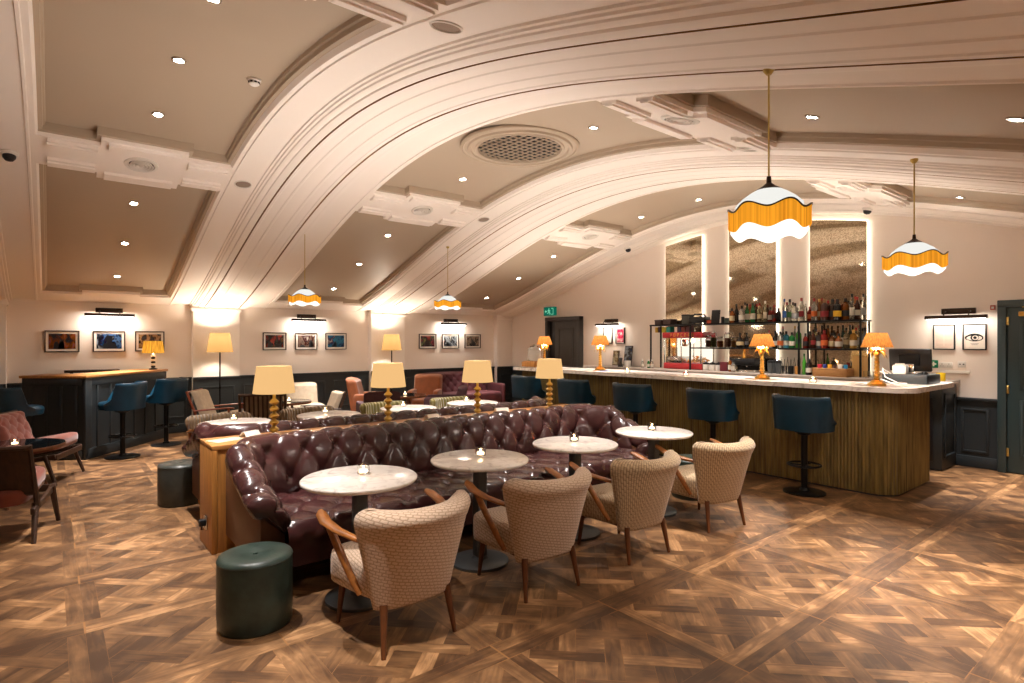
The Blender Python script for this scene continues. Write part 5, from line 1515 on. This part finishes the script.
# exit sign above the grey door
t = thing('exit_sign', 'green emergency exit sign with running figure above the grey door', 'exit sign', (BX-.001, 9.79, 2.265), -PI/2)
MB().box((0, -.02, 0), (.40, .04, .20), .006).build('sign_box', EM['exit'], t)
mb = MB(); f_ = lambda pts: mb.prism(pts, -.0425, -.040, Mf)
f_([(-.02+.015*math.cos(2*PI*k/14), .055+.015*math.sin(2*PI*k/14)) for k in range(14)])
f_([(-.035, .035), (-.005, .035), (.0, -.015), (-.03, -.015)]); f_([(-.03, -.01), (-.01, -.01), (-.045, -.05), (-.075, -.055), (-.072, -.04), (-.052, -.036)]); f_([(-.018, -.015), (.0, -.015), (.03, -.04), (.022, -.08), (.006, -.078), (.01, -.046)])
f_([(-.035, .035), (-.07, .012), (-.066, .002), (-.03, .02)]); f_([(-.008, .035), (.03, .01), (.024, .0), (-.006, .018)])
f_([(.06, -.075), (.13, -.075), (.13, .07), (.06, .07), (.06, .058), (.118, .058), (.118, -.063), (.06, -.063)])
f_([(-.16, 0), (-.125, .035), (-.125, .014), (-.09, .014), (-.09, -.014), (-.125, -.014), (-.125, -.035)])
mb.build('running_figure', EM['exitw'], t)

# sockets and trunking by the till
t = thing('wall_socket', 'white double wall socket under the notices by the till', 'socket', (BX-.001, 2.27, 1.27), -PI/2)
MB().box((0, -.006, 0), (.15, .012, .075), .004).build('face_plate', M['white'], t)
mb = MB()
for cx in (-.037, .037):
    mb.box((cx, -.0125, .012), (.006, .002, .014)); mb.box((cx-.011, -.0125, -.012), (.012, .002, .005)); mb.box((cx+.011, -.0125, -.012), (.012, .002, .005))
mb.build('pin_holes', M['blackpl'], t)
t = thing('data_socket', 'white square data socket right of the double wall socket', 'socket', (BX-.001, 2.10, 1.285), -PI/2)
MB().box((0, -.006, 0), (.085, .012, .08), .004).build('face_plate', M['white'], t)
mb = MB()
for cx in (-.018, .018): mb.box((cx, -.0125, 0), (.016, .002, .014))
mb.build('data_port', M['blackpl'], t)
t = thing('cable_trunking', 'white trunking along the wall under the sockets', 'trunking', (BX-.001, 2.24, 1.185), -PI/2)
MB().box((0, -.012, 0), (.44, .024, .035), .003).build('trunking_body', M['white'], t); MB().box((0, -.0245, 0), (.44, .002, .022)).build('cover_strip', M['paper'], t)
t = thing('first_aid_sign', 'small green sign on the wall behind the till monitor', 'sign', (BX-.001, 2.40, 1.28), -PI/2)
MB().box((0, -.003, 0), (.10, .006, .10), .002).build('sign_plate', pm('sign_green', lin((0, 120, 84)), .4), t)
mb = MB(); mb.box((0, -.0065, 0), (.06, .001, .018)); mb.box((0, -.0065, 0), (.018, .0012, .06)); mb.build('white_cross', M['white'], t)
t = thing('call_point', 'small red door sounder on the wall beside the dark green door frame', 'call point', (BX-.001, 1.79, 1.99), -PI/2)
MB().box((0, -.015, 0), (.05, .03, .06), .005).build('housing', pm('alarm_red', lin((170, 80, 60)), .4), t); MB().box((0, -.031, 0), (.025, .003, .025)).build('button', M['white'], t)

# leaning pictures on the back counter left
for i, (y, w, h, c, nm) in enumerate(((7.42, .2, .40, ((40, 60, 90), (30, 24, 24), (120, 130, 140), (50, 40, 36)), 'tall dark poster'), (7.74, .16, .30, ((30, 26, 20), (110, 90, 50), (150, 140, 110), (40, 30, 26)), 'brown card'))):
    t = thing('leaning_poster', '%s leaning on the wall at the far end of the back counter' % nm, 'poster', (8.93, y, ZC), -PI/2)
    rt = Matrix.Rotation(R(-8), 3, 'X')
    MB().box((0, 0, h/2), (w, .016, h), .003, rt).build('board', M['darkwood'], t)
    mb = MB(); mb.box((0, -.012, h/2), (w-.03, .006, h-.03), 0, rt); mb.build('print', art('poster_%d' % i, c, 9, i+20), t)

# ------------------------------------------------------------------ corner counter with stools
A0 = Vector((.37, 9.52)); u1 = Vector((.62, .785)); u1.normalize(); u2 = Vector((-u1.y, u1.x))
ang = math.atan2(u1.y, u1.x)
ct = thing('corner_counter', 'dark panelled corner counter with wooden top in front of the first photographs', 'counter', (A0.x, A0.y, 0), ang)
L1, L2, dp = 1.82, .86, .46
MB().prism([(-.03, -.03), (L1, -.03), (L1, dp), (dp, dp), (dp, L2), (-.03, L2)], 1.085, 1.12, bev=.006).build('wooden_top', M['oaktop'], ct)
mb = MB(); mb.prism([(.0, .0), (L1-.02, 0), (L1-.02, dp-.03), (dp-.03, dp-.03), (dp-.03, L2-.02), (0, L2-.02)], .0, 1.085); mb.build('carcass', M['wains'], ct)
mb = MB()
mb.box((.04, -.002, .54), (.12, .03, 1.08), .004); mb.box((L1/2, -.004, 1.03), (L1-.05, .025, .10), .004); mb.box((L1/2, -.004, .07), (L1-.05, .03, .14), .004)
for k in range(7): mb.box((.22+k*.26, -.004, .55), (.035, .02, .9), .004)
mb.box((-.004, L2/2, 1.03), (.025, L2-.06, .10), .004); mb.box((-.004, L2/2, .07), (.03, L2-.06, .14), .004)
for k in range(4): mb.box((-.004, .12+k*.2, .55), (.02, .035, .9), .004)
mb.build('front_boards', M['wains'], ct)
bk_ = thing('wall_shelf', 'narrow dark wooden ledge behind the corner counter, under the photographs', 'shelf', (.52, PY-.17, 0))
MB().box((0, 0, 1.11), (.7, .24, .035), .004).build('ledge', M['darkwood'], bk_)
for sx in (-.26, .26): MB().prism([(0, 0), (.22, 0), (0, -.2)], sx-.02, sx+.02, Matrix(((0, 0, 1, 0), (-1, 0, 0, .13), (0, 1, 0, 1.09), (0, 0, 0, 1)))).build('bracket', M['darkwood'], bk_)
# yellow pleated lamp
t = thing('desk_lamp', 'yellow pleated lamp with striped black and white stem on the corner counter', 'table lamp', (1.30, 10.86, 1.1205))
for k in range(6):
    MB().lathe([(.02, .03+.035*k), (.032, .04+.035*k), (.032, .055+.035*k), (.02, .065+.035*k)], 18).build('stem_disc', M['paper'] if k % 2 else M['blackpl'], t)
MB().lathe([(0, 0), (.06, 0), (.06, .015), (.02, .03), (0, .03)], 20).build('base', M['blackpl'], t)
N = 80; lo = [[((r+.006*(k % 2))*math.cos(2*PI*k/N), (r+.006*(k % 2))*math.sin(2*PI*k/N), z) for k in range(N)] for r, z in ((.15, .265), (.125, .46))]
MB().loft(lo, False, False).build('lamp_shade', EM['yshade'], t, sharp=10)
MB().lathe([(0, .25), (.02, .29), (.028, .33), (0, .37)], 12).build('bulb', EM['bulb'], t)
light('lamp_glow', 'POINT', (0, 0, .35), 2, (1, .75, .46), t, size=.05)
def dstool(al, off, lb, rz):
    p = A0+u1*al-u2*off if al is not None else None
    o = dup(st, (p.x, p.y, 0), rz, lb, 'teal stools at the corner counter'); return o
dstool(.17, .38, 'teal leather bar stool at the corner counter, near its front corner', ang+PI/2+R(8))
dstool(1.10, .42, 'teal leather bar stool at the corner counter, further along towards the picture wall', ang+PI/2+R(-4))
dup(st, (-.33, 9.42, 0), R(22), 'teal leather bar stool seen from the side at the far left edge', 'teal stools at the corner counter')

# floor lamps
def make_floor_lamp(label):
    t = thing('floor_lamp', label, 'floor lamp', group='amber floor lamps by the pilasters')
    MB().lathe([(.14, 0), (.14, .015), (.03, .03), (0, .03)], 32).build('base', M['black'], t)
    MB().cyl((0, 0, .02), (0, 0, 1.5), .013, n=12).build('pole', M['black'], t)
    MB().loft([[(r*math.cos(2*PI*k/48), r*math.sin(2*PI*k/48), z) for k in range(48)] for r, z in ((.205, 1.39), (.155, 1.72))], False, False).build('lamp_shade', EM['fshade'], t)
    MB().lathe([(0, 1.48), (.02, 1.5), (.03, 1.54), (0, 1.58)], 12).build('bulb', EM['bulb'], t)
    mb = MB()
    for k in range(3): mb.cyl((0, 0, 1.5), (.16*math.cos(k*2.094), .16*math.sin(k*2.094), 1.68), .002, n=6)
    mb.build('shade_spider', M['black'], t)
    light('lamp_glow', 'POINT', (0, 0, 1.62), 40, (1, .85, .68), t, size=.05)
    return t
fl = make_floor_lamp('amber floor lamp before the first pilaster, left of the middle photographs'); fl.location = (2.27, 10.8, 0)
dup(fl, (5.50, 10.8, 0), 0, 'amber floor lamp before the second pilaster, right of the middle photographs')

# ------------------------------------------------------------------ lounge seating
def make_show_wood(label, fab, wood, slats=True, tufted=False, wide=.62, back_h=.44, group=None, cloth_back=None, panel=False, arms=True):
    """easy chair with an exposed wooden frame, faces +y"""
    t = thing('easy_chair', label, 'armchair', group=group)
    W = wide; hw = W/2
    rt = R(-16)
    # seat cushion
    def seatf(ny, nx):
        pass
    lo = []
    for z, s in ((.0, .92), (.01, .98), (.05, 1.), (.09, 1.), (.12, .97), (.135, .85), (.14, .5), (.141, .1)):
        lp = []
        for k in range(44):
            a = 2*PI*k/44; c, s_ = math.cos(a), math.sin(a); rr = (abs(c)**6+abs(s_)**6)**(-1/6)
            y = .30*rr*s_*s
            lp.append(((hw-.03)*rr*c*s, y+.03, .28+z+.10*(y+.3)/.6))
        lo.append(lp)
    MB().loft(lo).build('seat', fab, t, sharp=60)
    # back cushion : tufted front
    def bp_(x, h, d):   # x across, h up the back, d towards the front
        y0, z0 = -.20, .36
        return (x, y0-h*math.sin(R(20))+d*math.cos(R(20)), z0+h*math.cos(R(20))+d*math.sin(R(20)))
    mb = MB()
    n1, n2 = 40, 28
    def fr_(u, v):
        x = -(hw-.03)+2*(hw-.03)*u; h = back_h*v
        e = min(1, min(u, 1-u)*14)**.5*min(1, min(v, 1-v)*10)**.5
        d = .035+.075*e
        if tufted:
            d -= .03*e*(1-tuft(x/.16+h/.2, x/.16-h/.2))
        return bp_(x*(1-.06*(1-v)), h+(.03 if False else 0), d)
    mb.grid(fr_, n1, n2); mb.grid(lambda u, v: bp_((-(hw-.03)+2*(hw-.03)*u)*(1-.06*(1-v)), back_h*v, .03), 4, 2)
    bc = mb.build('backrest', fab, t, sharp=60)
    # wood frame
    mb = MB()
    for sx in (-1, 1):
        x = sx*(hw+.012)
        mb.tube([bp_(x, -.12, 0), bp_(x, back_h+.02, 0)], [.022, .017], 8)
    mb.tube([bp_(-hw-.012, back_h+.0, 0), bp_(hw+.012, back_h+.0, 0)], .02, 8)
    mb.tube([bp_(-hw-.012, .02, 0), bp_(hw+.012, .02, 0)], .018, 8)
    mb.box((0, .31, .30), (W, .03, .06), .006); 
    for sx in (-1, 1): mb.box((sx*(hw+.005), .03, .275), (.03, .58, .05), .006, Matrix.Rotation(R(8), 3, 'X'))
    fr = mb.build('frame', wood, t)
    if slats:
        ns = 9
        for k in range(ns):
            x = -hw+.05+(W-.10)*k/(ns-1)
            MB().tube([bp_(x, .02, -.004), bp_(x, back_h, -.004)], .013, 6).build('back_slat', wood, t)
    if panel:
        MB().prism([(-hw, 0), (hw, 0), (hw, back_h), (-hw, back_h)], -.012, .012, Matrix((tuple(Vector(bp_(1, 0, 0))-Vector(bp_(0, 0, 0)))+(0,), (0, 0, 0, 0), (0, 0, 0, 0), (0, 0, 0, 1))) if False else Matrix(((1, 0, 0, 0), (0, -math.sin(R(20)), math.cos(R(20)), -.20), (0, math.cos(R(20)), math.sin(R(20)), .36), (0, 0, 0, 1)))).build('back_panel', wood, t)
    for sx in (-1, 1):
        x = sx*(hw+.035)
        lo = []
        if not arms: x = 0
        for (y, z, w, h) in ((-.27, .54, .018, .012), (-.15, .548, .026, .014), (.05, .565, .034, .014), (.22, .575, .036, .014), (.30, .572, .022, .012)):
            lo.append([(x+w*math.cos(2*PI*k/12), y, z+h*math.sin(2*PI*k/12)) for k in range(12)])
        if arms:
            arm = MB().loft(lo).build('armrest', wood, t)
            MB().tube([(x, .22, .57), (x-sx*.01, .25, .30)], [.016, .02], 8).build('arm_post', wood, arm)
        MB().tube([(sx*(hw+.01), .22, .33), (sx*(hw+.03), .33, 0)], [.026, .016], 8).build('leg', wood, t)
        MB().tube([(sx*(hw+.0), -.16, .28), (sx*(hw+.03), -.32, 0)], [.026, .016], 8).build('leg', wood, t)
    return t
c1 = make_show_wood('salmon velvet easy chair with dark wooden back, nearest at the left edge', M['pink'], M['darkwood'], False, True, .66, .42, 'salmon easy chairs at the left edge', panel=True, arms=False)
c1.location = (-.37, 6.22, 0); c1.rotation_euler = (0, 0, R(-14))
c2 = dup(c1, (-.12, 8.46, 0), R(-112), 'salmon velvet easy chair with buttoned back across the glass table at the left edge')
# smoked glass table
def make_lounge_table(label, r, h, grp):
    t = thing('lounge_table', label, 'table', group=grp)
    MB().lathe([(0, h-.012), (r-.01, h-.012), (r-.004, h-.008), (r-.004, h), (0, h)], 56).build('glass_top', M['darkglass'], t)
    MB().lathe([(r-.03, h-.03), (r, h-.03), (r+.004, h-.012), (r, h+.002), (r-.004, h+.002), (r-.004, h-.02), (r-.03, h-.022)], 56).build('wood_rim', M['walnut'], t)
    for k in range(3):
        a = k*2*PI/3+.5
        MB().tube([(.08*math.cos(a), .08*math.sin(a), h-.03), (.85*r*math.cos(a), .85*r*math.sin(a), 0)], [.022, .014], 8).build('leg', M['walnut'], t)
    MB().cyl((0, 0, h-.05), (0, 0, h-.012), .12, n=20).build('hub', M['walnut'], t)
    return t
lt = make_lounge_table('smoked glass round table between the salmon chairs at the left edge', .43, .55, 'smoked glass lounge tables')
lt.location = (-.30, 7.50, 0)
candle(-.27, 7.50, .5525, 'glass tea light on the smoked glass table at the left edge')

ch = make_show_wood('easy chair with cream cushions and red wood frame under the first floor lamp', M['cream'], M['redwood'], False, False, .56, .48, 'wooden easy chairs in the lounge')
ch.location = (2.05, 9.75, 0); ch.rotation_euler = (0, 0, R(-120))
ch = make_show_wood('dark slat-backed easy chair, back turned to us, left of the first console lamp', M['cream'], M['darkwood'], True, False, .56, .50, 'wooden easy chairs in the lounge')
ch.location = (2.42, 8.75, 0); ch.rotation_euler = (0, 0, R(-18))
ch2 = dup(ch, (3.47, 9.3, 0), R(85), 'slatted easy chair with cream cushions seen from the side, right of the first console lamp')
ch2.scale = (.88, .88, .88)
def make_lounge_chair(label, fab, W, H, grp=None, legs=M['walnut'], name='lounge_chair', cat='armchair', D=.72, tuf=False, arms=True):
    """upholstered chair or sofa, faces +y"""
    t = thing(name, label, cat, group=grp)
    hw = W/2
    def rb(w, d, z0, z1, cy, cx=0, ex=6, bulge=.03):
        lo = []
        for f, s in ((0, .94), (.06, .985), (.2, 1.), (.8, 1.), (.93, .985), (.98, .93), (1., .8), (1.002, .3)):
            lp = []
            for k in range(44):
                a = 2*PI*k/44; c, s_ = math.cos(a), math.sin(a); rr = (abs(c)**ex+abs(s_)**ex)**(-1/ex)
                lp.append((cx+w/2*rr*c*s, cy+d/2*rr*s_*s, z0+(z1-z0)*f))
            lo.append(lp)
        return lo
    MB().loft(rb(W-.16 if arms else W, D-.12, .16, .43, .05)).build('seat', fab, t, sharp=60)
    mb = MB(); n1 = max(20, int(W*40)); n2 = 24
    def fr(u, v):
        x = -(hw-.02)+W*.0+2*(hw-.02)*u; h = .36+(H-.36)*v
        e = min(1, min(u, 1-u)*12)**.5*min(1, (1-v)*9)**.5
        cor = .035*(abs(2*u-1)**8)*v
        d = .05+.13*e
        if tuf: d -= .045*e*(1-tuft(x/.2+h/.22, x/.2-h/.22))
        return (x, -D/2+.02-.13*v+d, h-cor-.012*(1-e)*v)
    def bk(u, v):
        x = -(hw-.02)+2*(hw-.02)*u; h = .18+(H-.18)*v; e = min(1, (1-v)*9)**.5
        return (x, -D/2+.045-.02-.11*v, h-.035*(abs(2*u-1)**8)*v)
    mb.grid(fr, n1, n2); mb.grid(bk, n1, n2)
    for uu in (0, 1):
        mb.loft([[fr(uu, j/n2), bk(uu, j/n2)] for j in range(n2+1)], False, False, closed=False)
    mb.loft([[fr(i/n1, 1), bk(i/n1, 1)] for i in range(n1+1)], False, False, closed=False)
    mb.build('backrest', fab, t, sharp=60)
    if arms:
        for sx in (-1, 1): MB().loft(rb(.11, D-.08, .16, .60, .0, sx*(hw-.055), 4)).build('arm', fab, t, sharp=60)
    for sx in (-1, 1):
        for y in (-D/2+.08, D/2-.08): MB().tube([(sx*(hw-.08), y, .17), (sx*(hw-.07), y*1.05, 0)], [.022, .013], 8).build('leg', legs, t)
    return t
o = make_lounge_chair('cream upholstered low chair against the dado, right of the first console lamp', M['cream'], .66, .80, 'upholstered lounge chairs', arms=False); o.location = (3.62, 10.55, 0); o.rotation_euler = (0, 0, R(172))
o = make_lounge_chair('rust velvet armchair below the second floor lamp, left of the second console lamp', M['orange'], .62, .90, 'upholstered lounge chairs'); o.location = (4.76, 10.1, 0); o.rotation_euler = (0, 0, R(-125))
o = dup(o, (5.88, 10.1, 0), R(140), 'rust velvet armchair right of the second console lamp')
o = make_lounge_chair('aubergine armchair directly behind the second console lamp, back turned to us', M['purple'], .60, .80, 'upholstered lounge chairs'); o.location = (4.12, 8.6, 0); o.rotation_euler = (0, 0, R(-15))
o = dup(o, (5.48, 8.78, 0), R(55), 'aubergine armchair between the second and third console lamps')
o = make_lounge_chair('maroon buttoned velvet sofa against the dado under the third set of photographs', M['maroon'], 1.8, .88, None, name='velvet_sofa', cat='sofa', tuf=True, D=.8); o.location = (7.32, 10.78, 0); o.rotation_euler = (0, 0, PI)
t2 = dup(lt, (2.96, 9.42, 0), .7, 'dark round table in the lounge behind the first console lamp'); t2.scale = (.85, .85, 1.12)
t3 = dup(lt, (4.97, 9.22, 0), .3, 'dark round table in the lounge right of the second console lamp'); t3.scale = (.85, .85, 1.12)
candle(2.98, 9.4, .619, 'glass tea light on the dark lounge table behind the first console lamp')
candle(4.95, 9.2, .619, 'glass tea light on the dark lounge table right of the second console lamp')
# ------------------------------------------------------------------ camera, world, colour
cam = bpy.data.cameras.new('camera'); co = bpy.data.objects.new('camera', cam); COL.objects.link(co)
co.location = (0, 0, 1.58); co.rotation_euler = (PI/2, 0, YAW-PI/2)
cam.sensor_width = 36; cam.lens = F/1024*36; cam.clip_start = .05
cam.shift_y = -.46/1024
S.camera = co
w = bpy.data.worlds.new('world'); S.world = w; w.use_nodes = True
w.node_tree.nodes['Background'].inputs[0].default_value = (.02, .018, .016, 1); w.node_tree.nodes['Background'].inputs[1].default_value = 1
vs = S.view_settings
vs.view_transform = 'Standard'; vs.look = 'None'; vs.gamma = 1; vs.exposure = 0.66; vs.use_curve_mapping = False
S.display_settings.display_device = 'sRGB'
cy = S.cycles
cy.use_denoising = True
try: cy.denoiser = 'OPENIMAGEDENOISE'
except Exception: pass
cy.max_bounces = 10; cy.diffuse_bounces = 5; cy.glossy_bounces = 4; cy.transmission_bounces = 8; cy.sample_clamp_indirect = 8; cy.caustics_reflective = False; cy.caustics_refractive = False
